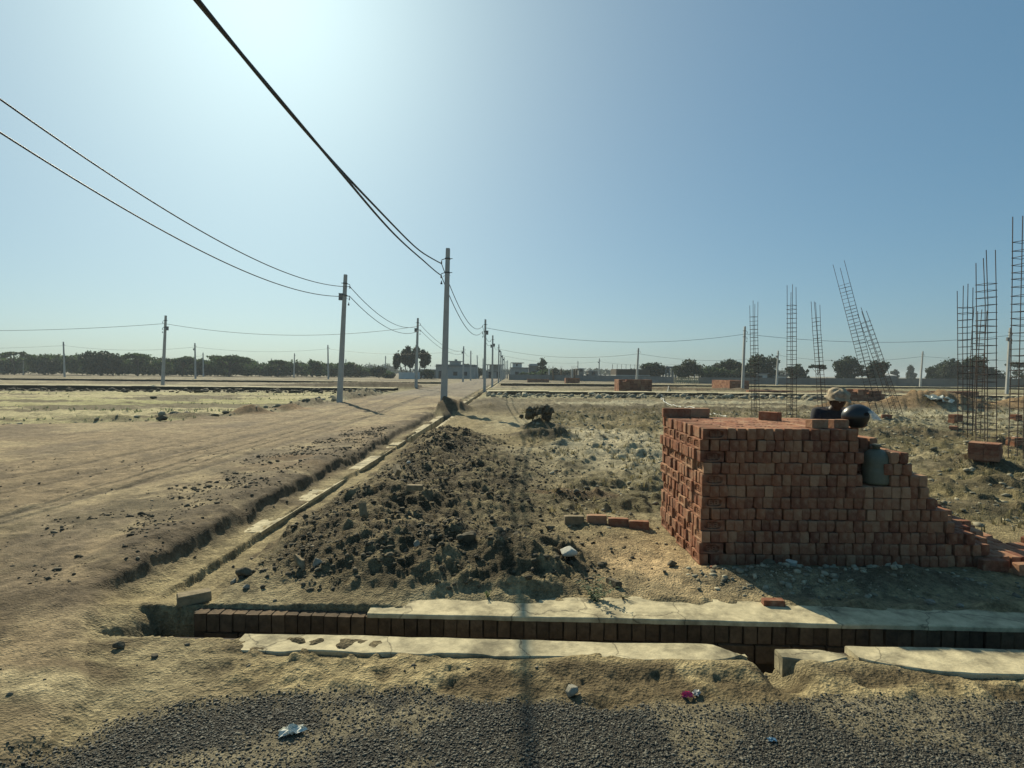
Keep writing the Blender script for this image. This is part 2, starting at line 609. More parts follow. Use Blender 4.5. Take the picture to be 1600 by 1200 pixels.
    z = z + farl * ss(.16, .34, dYf + (nB - .5) * .14) * (.030 + cover * .04 + (nC - .5) * .03)
    # gap broken through the near ledge
    gap = gauss(x, y, 1.50, 3.22, .10, .22, 3)
    z = z - gap * .14
    mudstrip = band(-.75, -.24, .06, dYn) * (1 - gravel) * ss(-2.0, -1.2, x)
    z = z + mudstrip * ((nB - .5) * .012 + (nC - .5) * .026 + (nD - .5) * .018 + .004)
    z = z * (1 - tr) + tr * (-.44)
    z = z * (1 - gravel) + gravel * (.004 + (nC - .5) * .012)
    ft = band(PX0 - .02, PX1 + 1.2, .06, x) * band(PY0 - .04, PY1 + .05, .06, y)
    z = z * (1 - ft) + ft * .0
    # ---- colour
    def C(a):
        return np.array(a)[None, :]

    def mix(a, b, f):
        f = np.clip(f, 0, 1)[:, None]
        return a * (1 - f) + b * f
    sh = x.shape
    x_, y_ = x.ravel(), y.ravel()
    g = lambda a: np.asarray(a).ravel()
    nA, nB, nC, nD, nF, nG = map(g, (nA, nB, nC, nD, nF, nG))
    col = np.repeat(C((.315, .262, .145)), x_.size, 0)
    col = mix(col, C((.44, .39, .245)), ss(.45, .7, nA) * .8)
    # weedy field
    fw = g(field) * ss(.32, .54, nB * .55 + nC * .45) * (.65 + .35 * ss(.4, .6, nA))
    col = mix(col, C((.115, .104, .052)), fw * .95)
    saltp = gauss(x_, y_, 2.8, 13.5, 3.2, 4.5, 3) * ss(.34, .6, nA) + gauss(x_, y_, 6, 30, 12, 8) * ss(.4, .6, nF)
    col = mix(col, C((.52, .475, .33)), saltp * .9)
    # distant fields in bands
    fa = g(ss(16, 32, r)) * (1 - g(road))
    dist = mix(np.repeat(C((.235, .205, .135)), x_.size, 0), C((.43, .41, .29)), ss(.50, .68, nF))
    dist = mix(dist, C((.085, .072, .05)), ss(.52, .62, fbm(x_ / 5, y_, 2.4, 51)) * .8)
    dist = mix(dist, C((.25, .24, .12)), ss(.5, .65, nG) * .5)
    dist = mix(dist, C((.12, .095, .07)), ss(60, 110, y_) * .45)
    col = mix(col, dist, fa * .9)
    # pale green field across the road
    lf = ss(9.2, 10.5, -x_) * ss(15.5, 17.5, y_) * (1 - ss(38, 46, y_))
    lcol = mix(np.repeat(C((.52, .475, .28)), x_.size, 0), C((.31, .325, .12)), ss(.48, .62, nF) * (.30 + .7 * gauss(x_, y_, -14, 24, 8, 8)))
    lcol = mix(lcol, C((.13, .112, .068)), ss(.50, .60, fbm(x_ / 4, y_, 1.6, 55)) * .9)
    col = mix(col, lcol, lf * .92)
    pt = ss(.47, .60, nB * .45 + nA * .3 + nC * .25) * (1 - ss(-1.2, .2, x_)) * (1 - ss(5, 9, y_)) + .6 * ss(.5, .62, nA * .6 + nC * .4) * ss(.2, 1.4, x_) * (1 - ss(5, 7, y_))
    col = mix(col, C((.125, .105, .060)), pt * .75)
    # orange sand at the foot of the stack
    col = mix(col, C((.60, .45, .26)), gauss(x_, y_, 1.2, 5.0, .75, .85) * .9)
    # road
    rc = mix(np.repeat(C((.25, .195, .120)), x_.size, 0), C((.34, .28, .170)), ss(.45, .65, nA))
    rc = mix(rc, C((.15, .12, .085)), ss(.52, .72, fbm(x_, y_ / 2.5, 1.1, 61)) * .7)
    rc = mix(rc, C((.12, .097, .070)), g(rut) * .9)
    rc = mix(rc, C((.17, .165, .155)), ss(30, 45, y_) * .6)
    db = band(-4.6, -3.1, .35, x_ + (nA - .5) * 1.6) * band(4.2, 15, 1.5, y_) * ss(.42, .58, nB * .6 + nC * .4)
    rc = mix(rc, C((.115, .092, .062)), db * .85)
    rc = mix(rc, C((.125, .105, .062)), ss(.48, .62, nB * .45 + nA * .3 + nC * .25) * (1 - ss(4, 11, y_)) * .8)
    col = mix(col, rc, g(road) * .96)
    bk = np.clip(np.exp(-((x_ + 2.98) / .13) ** 2) + np.exp(-((x_ + 3.25) / .4) ** 2) * ss(.4, .55, nB), 0, 1) * band(3.6, 22, .6, y_)
    col = mix(col, C((.12, .094, .062)), bk * .85)
    lft = gauss(x_, y_, -2.6, 3.3, 1.6, .7) * ss(.42, .6, nB)
    col = mix(col, C((.13, .10, .062)), lft * .85)
    slf = g(sl)
    col = mix(col, mix(np.repeat(C((.36, .305, .175)), x_.size, 0), C((.17, .135, .08)), ss(.45, .62, nB)), slf * .9)
    col = mix(col, C((.105, .082, .054)), np.exp(-((x_ + 2.95) / .10) ** 2) * band(3.8, 22, .4, y_) * .8)
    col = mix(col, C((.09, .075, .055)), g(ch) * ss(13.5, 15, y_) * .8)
    # spoil
    col = mix(col, mix(np.repeat(C((.085, .068, .040)), x_.size, 0), C((.23, .19, .112)), ss(.46, .68, nC * .6 + nB * .4)), g(spoil) * .93)
    mu_ = np.clip(gauss(x_, y_, .35, 8.0, 1.15, 3.4) * 1.3, 0, 1) * ss(.36, .56, nB * .5 + nC * .5)
    col = mix(col, mix(np.repeat(C((.085, .072, .042)), x_.size, 0), C((.17, .15, .085)), ss(.5, .65, nC)), mu_ * .85)
    col = mix(col, C((.085, .070, .048)), g(md) * .9)
    col = mix(col, mix(np.repeat(C((.21, .14, .075)), x_.size, 0), C((.30, .20, .105)), ss(.4, .6, nB)), g(bm) * .85)
    # strip of mud and dust before the front drain
    st = g(mudstrip)
    col = mix(col, mix(np.repeat(C((.145, .115, .066)), x_.size, 0), C((.42, .355, .20)), ss(.46, .60, nB * .5 + nA * .3 + nC * .2)), st * .9)
    dust = band(-.86, -.60, .08, g(dYn)) * (1 - g(gravel))
    col = mix(col, C((.40, .35, .215)), dust * ss(.3, .5, nB) * .8)
    deb = gauss(x_, y_, 2.3, 4.4, 1.2, .3, 3) * ss(.45, .55, nC)
    col = mix(col, C((.14, .125, .085)), deb * .8)
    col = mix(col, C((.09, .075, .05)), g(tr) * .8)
    # chippings with dusty patches
    gc = mix(np.repeat(C((.062, .061, .055)), x_.size, 0), C((.24, .215, .145)), ss(.54, .66, fbm(x_, y_, .45, 71)) * .8)
    col = mix(col, gc, g(gravel) * .97)
    col = col * (.84 * (.74 + .52 * nC))[:, None] * C((1.03, .985, .93))
    return z, col.reshape(sh + (3,)), road, gravel


def TZ(x, y):
    return float(terrain(np.array([x]), np.array([y]))[0][0])


def TZa(x, y):
    return terrain(np.asarray(x), np.asarray(y))[0]


def build_ground():
    front = np.radians(np.arange(-54, 54.001, .085))
    back = np.radians(np.arange(56, 304.1, 4.0))
    ang = np.concatenate([front, back])            # measured clockwise from +Y
    rad = [0.0, .4, .8, 1.2, 1.5, 1.8]
    q = 2.0
    while q < 14:
        rad.append(q)
        q *= 1.0056
    while q < 75:
        rad.append(q)
        q *= 1.0095
    while q < 1500:
        rad.append(q)
        q *= 1.045
    rad = np.array(rad[1:])
    A, Q = np.meshgrid(ang, rad)
    X, Y = Q * np.sin(A), Q * np.cos(A)
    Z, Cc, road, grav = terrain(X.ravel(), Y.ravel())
    nrw, ncl = X.shape
    idx = np.arange(nrw * ncl).reshape(nrw, ncl)
    a = idx[:-1]
    b = idx[1:]
    F4 = np.stack([a, b, np.roll(b, -1, 1), np.roll(a, -1, 1)], -1).reshape(-1, 4)[:, ::-1]
    V = np.stack([X.ravel(), Y.ravel(), Z], 1)
    rm = road[F4].mean(1) > .5
    gm = grav[F4].mean(1) > .5
    for name, sel, mat in (('ground', ~rm & ~gm, 'ground'), ('dirt_road', rm & ~gm, 'road'), ('gravel_road', gm, 'gravel')):
        f = F4[sel]
        us, inv = np.unique(f, return_inverse=True)
        fs = inv.reshape(-1, 4)
        me = array_mesh(name, V[us], fs, M[mat], True)
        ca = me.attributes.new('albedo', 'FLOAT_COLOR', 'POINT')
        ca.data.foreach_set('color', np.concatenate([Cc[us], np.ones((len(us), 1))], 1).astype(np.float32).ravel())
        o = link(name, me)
        tag(o, kind='structure')


build_ground()

# ------------------------------------------------------------------ loose stones
ICO = None


def ico(sub):
    bm = bmesh.new()
    bmesh.ops.create_icosphere(bm, subdivisions=sub, radius=1.0)
    v = np.array([p.co[:] for p in bm.verts])
    f = np.array([[q.index for q in p.verts] for p in bm.faces])
    bm.free()
    return v, f


ICO1, ICO2, ICO3 = ico(1), ico(2), ico(3)


def scatter(name, xs, ys, size, mat, flatten=.65, base=ICO1, jag=.30, sink=.25, zoff=None):
    n = len(xs)
    bv, bf = base
    nv = len(bv)
    sc = np.stack([size * nr.uniform(.7, 1.4, n), size * nr.uniform(.7, 1.2, n), size * flatten * nr.uniform(.7, 1.3, n)], 1)
    jit = 1 + nr.uniform(-jag, jag, (n, nv, 1))
    P = bv[None] * jit * sc[:, None, :]
    tilt = nr.uniform(-.4, .4, n)
    w = nr.uniform(0, 6.283, n)
    c, s = np.cos(tilt)[:, None], np.sin(tilt)[:, None]
    py, pz = P[..., 1] * c - P[..., 2] * s, P[..., 1] * s + P[..., 2] * c
    c, s = np.cos(w)[:, None], np.sin(w)[:, None]
    px, py = P[..., 0] * c - py * s, P[..., 0] * s + py * c
    z0 = TZa(xs, ys) if zoff is None else zoff
    V = np.stack([px + xs[:, None], py + ys[:, None], pz + (z0 + size * flatten * (.75 - sink))[:, None]], -1).reshape(-1, 3)
    Fc = (bf[None] + (np.arange(n) * nv)[:, None, None]).reshape(-1, 3)
    return link(name, array_mesh(name, V, Fc, M[mat]))


def pick(n, x0, x1, y0, y1, fn):
    xs, ys = nr.uniform(x0, x1, n), nr.uniform(y0, y1, n)
    k = nr.uniform(0, 1, n) < fn(xs, ys)
    return xs[k], ys[k]


def spoil_w(x, y):
    hp = gauss(x, y, -.85, 4.85, 1.05, .6, 2.4) + .7 * gauss(x, y, -1.35, 7, 1.0, 2.5) + .8 * gauss(x, y, -1.35, 12, .8, 2.5) + .5 * gauss(x, y, -.3, 7.5, 1.2, 3)
    hp = hp + .7 * gauss(x, y, .2, 4.7, .5, .6)
    return np.clip(hp, 0, 1) * (y > FY1 + .32 + .1 * np.sin(x * 5))


xs, ys = pick(30000, -2.1, 1.3, 4.1, 15, lambda x, y: spoil_w(x, y) * (.15 + .85 * ss(.45, .58, fbm(x, y, .35, 101))))
sz = .005 + .022 * nr.uniform(0, 1, len(xs)) ** 4 + .0018 * (ys - 4) * nr.uniform(0, 1, len(xs)) ** 2
tag(scatter('rubble', xs, ys, sz, 'darkstone', base=ICO1, jag=.42, sink=.45), 'dark clods of dug earth strewn over the spoil heap by the drain', 'clods', kind='stuff')
xs, ys = pick(70, -2.1, 1.0, 4.1, 9, spoil_w)
tag(scatter('stone_rubble', xs, ys, .02 + .045 * nr.uniform(0, 1, len(xs)) ** 2.5, 'darkstone', base=ICO2, jag=.2, sink=.4), 'fist sized lumps of hard clay lying in the dark spoil heap', 'clods', kind='stuff')
xs, ys = pick(110000, -2.6, 3.2, 2.0, 2.95, lambda x, y: terrain(x, y)[3] * (.38 + .62 * (1 - ss(.52, .64, fbm(x, y, .45, 71)))))
tag(scatter('gravel', xs, ys, .0024 + .0055 * nr.uniform(0, 1, len(xs)) ** 3, 'chip', .6, sink=.35, jag=.42), 'grey stone chippings covering the road nearest the viewer', 'gravel', kind='stuff')
xs, ys = pick(16000, -8, 5.5, 2.4, 13, lambda x, y: np.where(terrain(x, y)[3] > .5, 0, .5) * np.where(np.abs(y - FY0 - .17) < .2, 0, 1) * (.25 + .75 * (fbm(x, y, .8, 81) > .52)))
tag(scatter('pebbles', xs, ys, .003 + .018 * nr.uniform(0, 1, len(xs)) ** 9, 'pebble', .6, sink=.4, jag=.42), 'small dark pebbles scattered over the sandy earth and the dirt road', 'pebbles', kind='stuff')
xs, ys = pick(9500, .6, 16, 5.8, 24, lambda x, y: np.where((x > PX0 - .1) & (x < PX1 + .3) & (y < PY1 + .6), 0, .75) * (x < y * .95 + .6))
tag(scatter('clod_litter', xs, ys, .010 + .045 * nr.uniform(0, 1, len(xs)) ** 6 + .0006 * ys, 'crumb', .5, jag=.42, sink=.4), 'dry crumbled clods littering the rough plot beyond the brick stack', 'clods', kind='stuff')
xs, ys = pick(1500, 1.4, 4.3, 4.15, 4.80, lambda x, y: .25 + .75 * gauss(x, y, 2.1, 4.5, .7, .25))
tag(scatter('brick_debris', xs, ys, .005 + .03 * nr.uniform(0, 1, len(xs)) ** 5, 'crumb', .6, jag=.42, sink=.4), 'grey crumbs of broken earth and mortar along the foot of the stack', 'debris', kind='stuff')
xs, ys = pick(5200, -5.2, -2.9, 4.0, 16, lambda x, y: band(-4.4, -3.05, .3, x + .6 * (fbm(x, y, 2.2, 1) - .5)) * ss(.40, .6, fbm(x, y, .5, 121)))
tag(scatter('edge_crumbs', xs, ys, .006 + .026 * nr.uniform(0, 1, len(xs)) ** 6 + .0006 * ys, 'darkstone', .6, jag=.42, sink=.45), 'dark crumbs of earth lining the dirt road above the drain', 'crumbs', kind='stuff')
# lumps lining the far side of the dirt road and the kerb
xs, ys = pick(2600, -17, -8.3, 16.2, 44, lambda x, y: np.exp(-((x - np.interp(y, [16, 17.3, 21.7, 31, 400], [-15.5, -11.6, -9.6, -9.6, -9.6])) / .55) ** 2))
tag(scatter('bank_clods', xs, ys, .03 + .13 * nr.uniform(0, 1, len(xs)) ** 3, 'crumb', .6), 'ridge of broken clods heaped along the far edge of the dirt road', 'clods', kind='stuff')
xs, ys = pick(2200, -1.8, 40, 36.5, 41.8, lambda x, y: .8 * np.exp(-((y - 39.6) / 1.6) ** 2))
tag(scatter('kerb_clods', xs, ys, .06 + .22 * nr.uniform(0, 1, len(xs)) ** 3, 'crumb', .6), 'pale clods banked against the long low drain wall', 'clods', kind='stuff')
xs, ys = pick(1500, -55, -9.5, 40, 45.5, lambda x, y: .8 * np.exp(-((y - 43) / 1.6) ** 2))
tag(scatter('field_clods', xs, ys, .06 + .22 * nr.uniform(0, 1, len(xs)) ** 3, 'darkstone', .6), 'dark clods turned up along the edge of the pale green field', 'clods', kind='stuff')


# ------------------------------------------------------------------ weeds
def tufts(name, xs, ys, h, mat, nb=6, wid=.10):
    n = len(xs)
    z0 = TZa(xs, ys)
    V, Fc = [], []
    a = nr.uniform(0, 6.283, (n, nb))
    lean = nr.uniform(.15, 1.0, (n, nb))
    hh = h[:, None] * nr.uniform(.5, 1.15, (n, nb))
    ox = xs[:, None] + nr.normal(0, .2, (n, nb)) * h[:, None]
    oy = ys[:, None] + nr.normal(0, .2, (n, nb)) * h[:, None]
    dx, dy = np.cos(a), np.sin(a)
    w = hh * wid
    zz = np.repeat(z0[:, None], nb, 1) - .004
    p0 = np.stack([ox - dy * w, oy + dx * w, zz], -1)
    p1 = np.stack([ox + dy * w, oy - dx * w, zz], -1)
    mx, my = ox + dx * lean * hh * .35, oy + dy * lean * hh * .35
    p2 = np.stack([mx + dy * w * .8, my - dx * w * .8, zz + hh * .62], -1)
    p3 = np.stack([mx - dy * w * .8, my + dx * w * .8, zz + hh * .62], -1)
    tx, ty = ox + dx * lean * hh * .9, oy + dy * lean * hh * .9
    p4 = np.stack([tx + dy * w * .15, ty - dx * w * .15, zz + hh], -1)
    p5 = np.stack([tx - dy * w * .15, ty + dx * w * .15, zz + hh], -1)
    V = np.stack([p0, p1, p2, p3, p4, p5], 2).reshape(-1, 3)
    k = np.arange(n * nb)[:, None] * 6
    Fc = np.concatenate([k + np.array([[0, 1, 2, 3]]), k + np.array([[3, 2, 4, 5]])])
    return link(name, array_mesh(name, V, Fc, M[mat]))


def notpile(x, y):
    return np.where((x > PX0 - .15) & (x < PX1 + .2) & (y < PY1 + .7), 0, 1.)


xs, ys = pick(15000, .4, 22, 5.9, 26, lambda x, y: notpile(x, y) * ss(.47, .60, fbm(x, y, .8, 91)) * (x < y * .95 + .8))
tag(tufts('dry_weeds', xs, ys, .03 + .05 * nr.uniform(0, 1, len(xs)) ** 2 + .0012 * ys, 'leaf_weed'), 'straw coloured weeds growing over the rough plot beyond the stack', 'weeds', kind='stuff')
xs, ys = pick(9000, -34, -9.8, 17, 40, lambda x, y: ss(.50, .62, fbm(x / 5, y, 2.5, 93)) * (.2 + .7 * gauss(x, y, -14, 24, 7, 7)))
tag(tufts('field_grass', xs, ys, .05 + .06 * nr.uniform(0, 1, len(xs)), 'leaf_green', 5, .14), 'thin pale grass sprouting in the flat field across the dirt road', 'grass', kind='stuff')


# ------------------------------------------------------------------ drains and kerbs
def slab_strip(x0, x1, fy0, fy1, z0, z1, step, jag, seed, mat, name, parent):
    """a thin slab along x with ragged edges"""
    n = int((x1 - x0) / step) + 1
    xs = np.linspace(x0, x1, n)
    a = fy0(xs) + (fbm(xs * 1.0, xs * 0 + seed, .22, seed, 3) - .5) * jag[0]
    b = fy1(xs) + (fbm(xs * 1.0, xs * 0 + seed + 9, .22, seed + 3, 3) - .5) * jag[1]
    V, F = [], []
    zt = z1 + (fbm(xs, xs * 0 + 3, .5, seed, 2) - .5) * .012
    for i in range(n):
        V += [(xs[i], a[i], z0), (xs[i], a[i], zt[i] - .006), (xs[i], a[i] + .006, zt[i]), (xs[i], b[i] - .006, zt[i] + .002), (xs[i], b[i], zt[i] - .006), (xs[i], b[i], z0)]
    for i in range(n - 1):
        for k in range(5):
            F.append((i * 6 + k, i * 6 + k + 1, i * 6 + 7 + k, i * 6 + 6 + k)[::-1])
    F.append(tuple(range(6)))
    F.append(tuple((n - 1) * 6 + k for k in reversed(range(6))))
    m = MB().add(V, F)
    return m.build(name, mat, parent)


fd = empty('brick_drain', (0, 0, 0), 'open brick lined drain with pale concrete ledges crossing in front of the stack', 'drain')
yf = lambda x: FY1 + FSL * x
yn = lambda x: FY0 + FSL * x
slab_strip(-.95, 7.5, lambda x: yf(x) - .012, lambda x: yf(x) + .30 + .05 * np.sin(x * 1.7), -.016, .014, .03, (.018, .10), 3, M['concrete'], 'concrete_ledge', fd)
slab_strip(-1.62, 1.36, lambda x: yn(x) - .20 + .5 * np.clip(x - 1.16, 0, 1), lambda x: yn(x) + .006 - .9 * np.clip(x - 1.2, 0, 1), -.10, .010, .03, (.06, .018), 5, M['concrete'], 'concrete_ledge', fd)
slab_strip(1.56, 1.93, lambda x: yn(x) - .17 + .25 * np.abs(x - 1.75), lambda x: yn(x) - .035 - .3 * np.clip(x - 1.8, 0, 1), -.10, .010, .03, (.08, .03), 7, M['concrete'], 'concrete_ledge', fd)
slab_strip(1.99, 7.5, lambda x: yn(x) - .30 + .18 * np.exp(-(x - 1.98) * 5), lambda x: yn(x) + .006, -.10, .022, .03, (.03, .018), 9, M['concrete'], 'concrete_ledge', fd)
mb = MB()
x = -2.12
while x < 7.4:                                    # upper course: bricks on end, lower course: stretchers
    w = .080 + rnd.uniform(-.004, .004)
    p = rnd.uniform(-.012, .007)
    rz_ = rnd.uniform(-.03, .03)
    Mx = Matrix.Translation((x + w / 2, yf(x) + .05 + p, -.074)) @ Matrix.Rotation(FSL + rz_, 4, 'Z') @ Matrix.Rotation(rnd.uniform(-.03, .03), 4, 'Y')
    mb.box(-w / 2, w / 2, -.05, .05, -.060, .058, Mx)
    x += w + rnd.uniform(.007, .013)
x = -2.05
while x < 7.4:
    w = .215 + rnd.uniform(-.01, .01)
    Mx = Matrix.Translation((x + w / 2, yf(x) + .05 + rnd.uniform(-.016, .004), -.205)) @ Matrix.Rotation(FSL, 4, 'Z')
    mb.box(-w / 2, w / 2, -.05, .05, -.058, .058, Mx)
    x += w + .014
mb.build('brick_wall', M['old_brick'], fd)
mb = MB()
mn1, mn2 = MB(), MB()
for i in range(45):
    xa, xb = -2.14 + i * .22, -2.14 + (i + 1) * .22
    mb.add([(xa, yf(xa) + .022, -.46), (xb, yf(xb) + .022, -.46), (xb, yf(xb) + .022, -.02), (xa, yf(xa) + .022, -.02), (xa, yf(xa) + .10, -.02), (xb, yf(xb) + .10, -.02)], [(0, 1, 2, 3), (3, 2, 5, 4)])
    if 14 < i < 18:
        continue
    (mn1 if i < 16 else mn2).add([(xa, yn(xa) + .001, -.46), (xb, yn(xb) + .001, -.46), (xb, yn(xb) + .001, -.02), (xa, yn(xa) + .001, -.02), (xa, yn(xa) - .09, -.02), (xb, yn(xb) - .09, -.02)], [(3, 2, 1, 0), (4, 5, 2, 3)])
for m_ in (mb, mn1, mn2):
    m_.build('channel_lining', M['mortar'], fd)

rd = empty('roadside_drain', (-2.46, 30, 0), 'long narrow open drain running along the dirt road towards the poles', 'drain')
for side in (-1, 1):
    for ya, yb, zt_ in ((6.0, 9.4, -.070), (9.9, 13.0, -.072), (13.2, 22.2, -.06), (25.2, 150, -.06)):
        mb = MB()
        n = 1 + int((yb - ya) / .5)
        for i in range(n):
            a0, a1 = ya + (yb - ya) * i / n, ya + (yb - ya) * (i + 1) / n
            xc = side * (.16 + .10) + rnd.uniform(-.008, .008)
            mb.box(xc - .105, xc + .105, a0 - 30, a1 - 30, -.55, zt_ + rnd.uniform(-.004, .004))
        mb.build('concrete_edge', M['concrete'], rd)


def kerb(name, label, x0, x1, y, w, h, mat, sl=0.0):
    e = empty(name, ((x0 + x1) / 2, y, 0), label, 'drain wall', 'low drain walls across the plots')
    mb, mt = MB(), MB()
    n = int((x1 - x0) / 1.5)
    for i in range(n):
        a, b = x0 + (x1 - x0) * i / n - (x0 + x1) / 2, x0 + (x1 - x0) * (i + 1) / n - (x0 + x1) / 2
        dz = rnd.uniform(-.02, .02)
        yy = sl * a + rnd.uniform(-.02, .02)
        mb.box(a, b - .01, yy, yy + .23, -.3, h + dz)
        mt.box(a, b - .006, yy - .02, yy + w, h + dz + .003, h + dz + .05)
        mb.box(a, b - .01, yy + w - .23, yy + w - .02, -.3, h + dz)
    mb.build('brick_side', M[mat], e)
    mt.build('concrete_top', M['concrete'], e)


kerb('drain_wall', 'long low drain wall with pale top running from the road drain to the tall cages', -1.9, 52, 42.0, 2.4, .26, 'old_brick')
kerb('drain_wall', 'low dark drain wall along the far edge of the pale green field', -70, -9.6, 46.5, 2.2, .26, 'mortar')
kerb('drain_wall', 'faint far drain wall crossing the plots behind the lone brick stack', -1.5, 70, 76.0, 2.0, .24, 'old_brick')
kerb('drain_wall', 'thin distant drain wall before the long scrub belt', -95, -9.8, 80.0, 2.2, .24, 'mortar')

# ------------------------------------------------------------------ bricks
BL, BH, BW = .208, .0945, .0725        # length, height on edge, thickness
CH = .0975                             # course height


def brick_mesh(name, frog, seed, mat):
    """brick lying along local Y, thickness along X, on edge (height along Z); the stamped bed faces -X"""
    rr = random.Random(seed)
    bm = bmesh.new()
    hx, hy, hz = BW / 2, BL / 2, BH / 2
    if not frog:
        bmesh.ops.create_cube(bm, size=1)
        for v in bm.verts:
            v.co = Vector((v.co.x * 2 * hx, v.co.y * 2 * hy, v.co.z * 2 * hz)) + Vector((rr.uniform(-1, 1), rr.uniform(-1, 1), rr.uniform(-1, 1))) * .0022
        bmesh.ops.bevel(bm, geom=list(bm.edges), offset=.0045, segments=1, affect='EDGES')
        bmesh.ops.subdivide_edges(bm, edges=[e_ for e_ in bm.edges if e_.calc_length() > .05], cuts=3, use_grid_fill=True)
        for _ in range(2):
            cc = Vector((rr.choice((-1, 1)) * hx, rr.choice((-1, 1)) * hy, rr.choice((-1, 1)) * hz))
            cr_ = rr.uniform(.012, .030)
            for v in bm.verts:
                dd = (v.co - cc).length
                if dd < cr_:
                    v.co = v.co * (1 - .07 * (1 - dd / cr_))
        for v in bm.verts:
            v.co += Vector((rr.uniform(-1, 1), rr.uniform(-1, 1), rr.uniform(-1, 1))) * .0012
    else:
        n = 28
        out, inn, flo = [], [], []
        for k in range(n):
            w = 2 * math.pi * (k + .5) / n
            c, s = math.cos(w), math.sin(w)
            t = min((hy - .003) / max(abs(c), 1e-6), (hz - .003) / max(abs(s), 1e-6))
            out.append((c * t, s * t))
            inn.append((.074 * math.copysign(abs(c) ** .75, c), .034 * math.copysign(abs(s) ** .75, s)))
        for k in range(4):
            sx, sy = ((1, 1), (-1, 1), (-1, -1), (1, -1))[k]
            j = min(range(n), key=lambda i: (out[i][0] - sx * hy) ** 2 + (out[i][1] - sy * hz) ** 2)
            out[j] = (sx * (hy - .003), sy * (hz - .003))
        vo = [bm.verts.new((-hx, a, b)) for a, b in out]
        vi = [bm.verts.new((-hx, a, b)) for a, b in inn]
        vf = [bm.verts.new((-hx + .020, a * .92, b * .88)) for a, b in inn]
        vb = [bm.verts.new((hx, a * 1.012, b * 1.02)) for a, b in out]
        vm = [bm.verts.new((-hx + .004, a * 1.014, b * 1.03)) for a, b in out]
        for k in range(n):
            j = (k + 1) % n
            bm.faces.new((vo[k], vo[j], vi[j], vi[k]))
            bm.faces.new((vi[k], vi[j], vf[j], vf[k]))
            bm.faces.new((vm[k], vm[j], vo[j], vo[k]))
            bm.faces.new((vb[k], vb[j], vm[j], vm[k]))
        bm.faces.new(vf)
        bm.faces.new(list(reversed(vb)))
        # raised letters E B inside the hollow, read from outside (-X)
        def stroke(a0, a1, b0, b1):
            vs = [bm.verts.new(p) for p in ((-hx + .0205, a0, b0), (-hx + .0205, a1, b0), (-hx + .0205, a1, b1), (-hx + .0205, a0, b1), (-hx + .006, a0, b0), (-hx + .006, a1, b0), (-hx + .006, a1, b1), (-hx + .006, a0, b1))]
            for q in ((4, 5, 6, 7), (0, 1, 5, 4), (1, 2, 6, 5), (2, 3, 7, 6), (3, 0, 4, 7)):
                bm.faces.new([vs[i] for i in q])
        t = .0085
        for a0, a1, b0, b1 in ((.040, .040 - t, -.020, .020), (.0315, .008, .0125, .020), (.0315, .012, -.0035, .0035), (.0315, .008, -.020, -.0125),
                               (-.006, -.006 - t, -.020, .020), (-.0145, -.036, .0125, .020), (-.0145, -.036, -.0035, .0035), (-.0145, -.036, -.020, -.0125), (-.036, -.044, -.017, -.0015), (-.036, -.044, .0015, .017)):
            stroke(min(a0, a1), max(a0, a1), b0, b1)
        bmesh.ops.recalc_face_normals(bm, faces=list(bm.faces))
    me = bpy.data.meshes.new(name)
    bm.to_mesh(me)
    bm.free()
    me.materials.append(mat)
    return me


PLAIN = [brick_mesh('brick', False, s, M['brick']) for s in range(9)]
FROG = [brick_mesh('stamped_brick', True, s, M['brick']) for s in range(2)]

PLACES = []          # (location, yaw, pitch, frog, score, class)


def put(x, y, z, yaw, frog, score, cls, pitch=0.0):
    j = rnd.uniform
    PLACES.append((Vector((x + j(-.005, .005), y + j(-.012, .010), z + j(-.0015, .0015))), yaw + j(-.045, .045), pitch + j(-.006, .006), frog, score, cls))


PITCHX = .0775
PROFILE = ((3.07, 12), (3.25, 11), (3.37, 10), (3.52, 9), (3.54, 8), (3.64, 7), (3.70, 6), (3.93, 5), (4.10, 4), (4.26, 3), (4.42, 2), (4.60, 1))


def cols(X, j):
    """how many courses stand at X in row j of the depth"""
    n = 0
    for xe, k in PROFILE:
        if X < xe + (.03 if j > 2 else 0):
            n = k
            break
    if j == 0 and 2.965 < X < 3.215:
        n = 7
    if j == 0 and X > 3.45:
        n = max(1, n - 1)
    if j <= 1 and X > 3.75:
        n = max(1, n - 1)
    return n


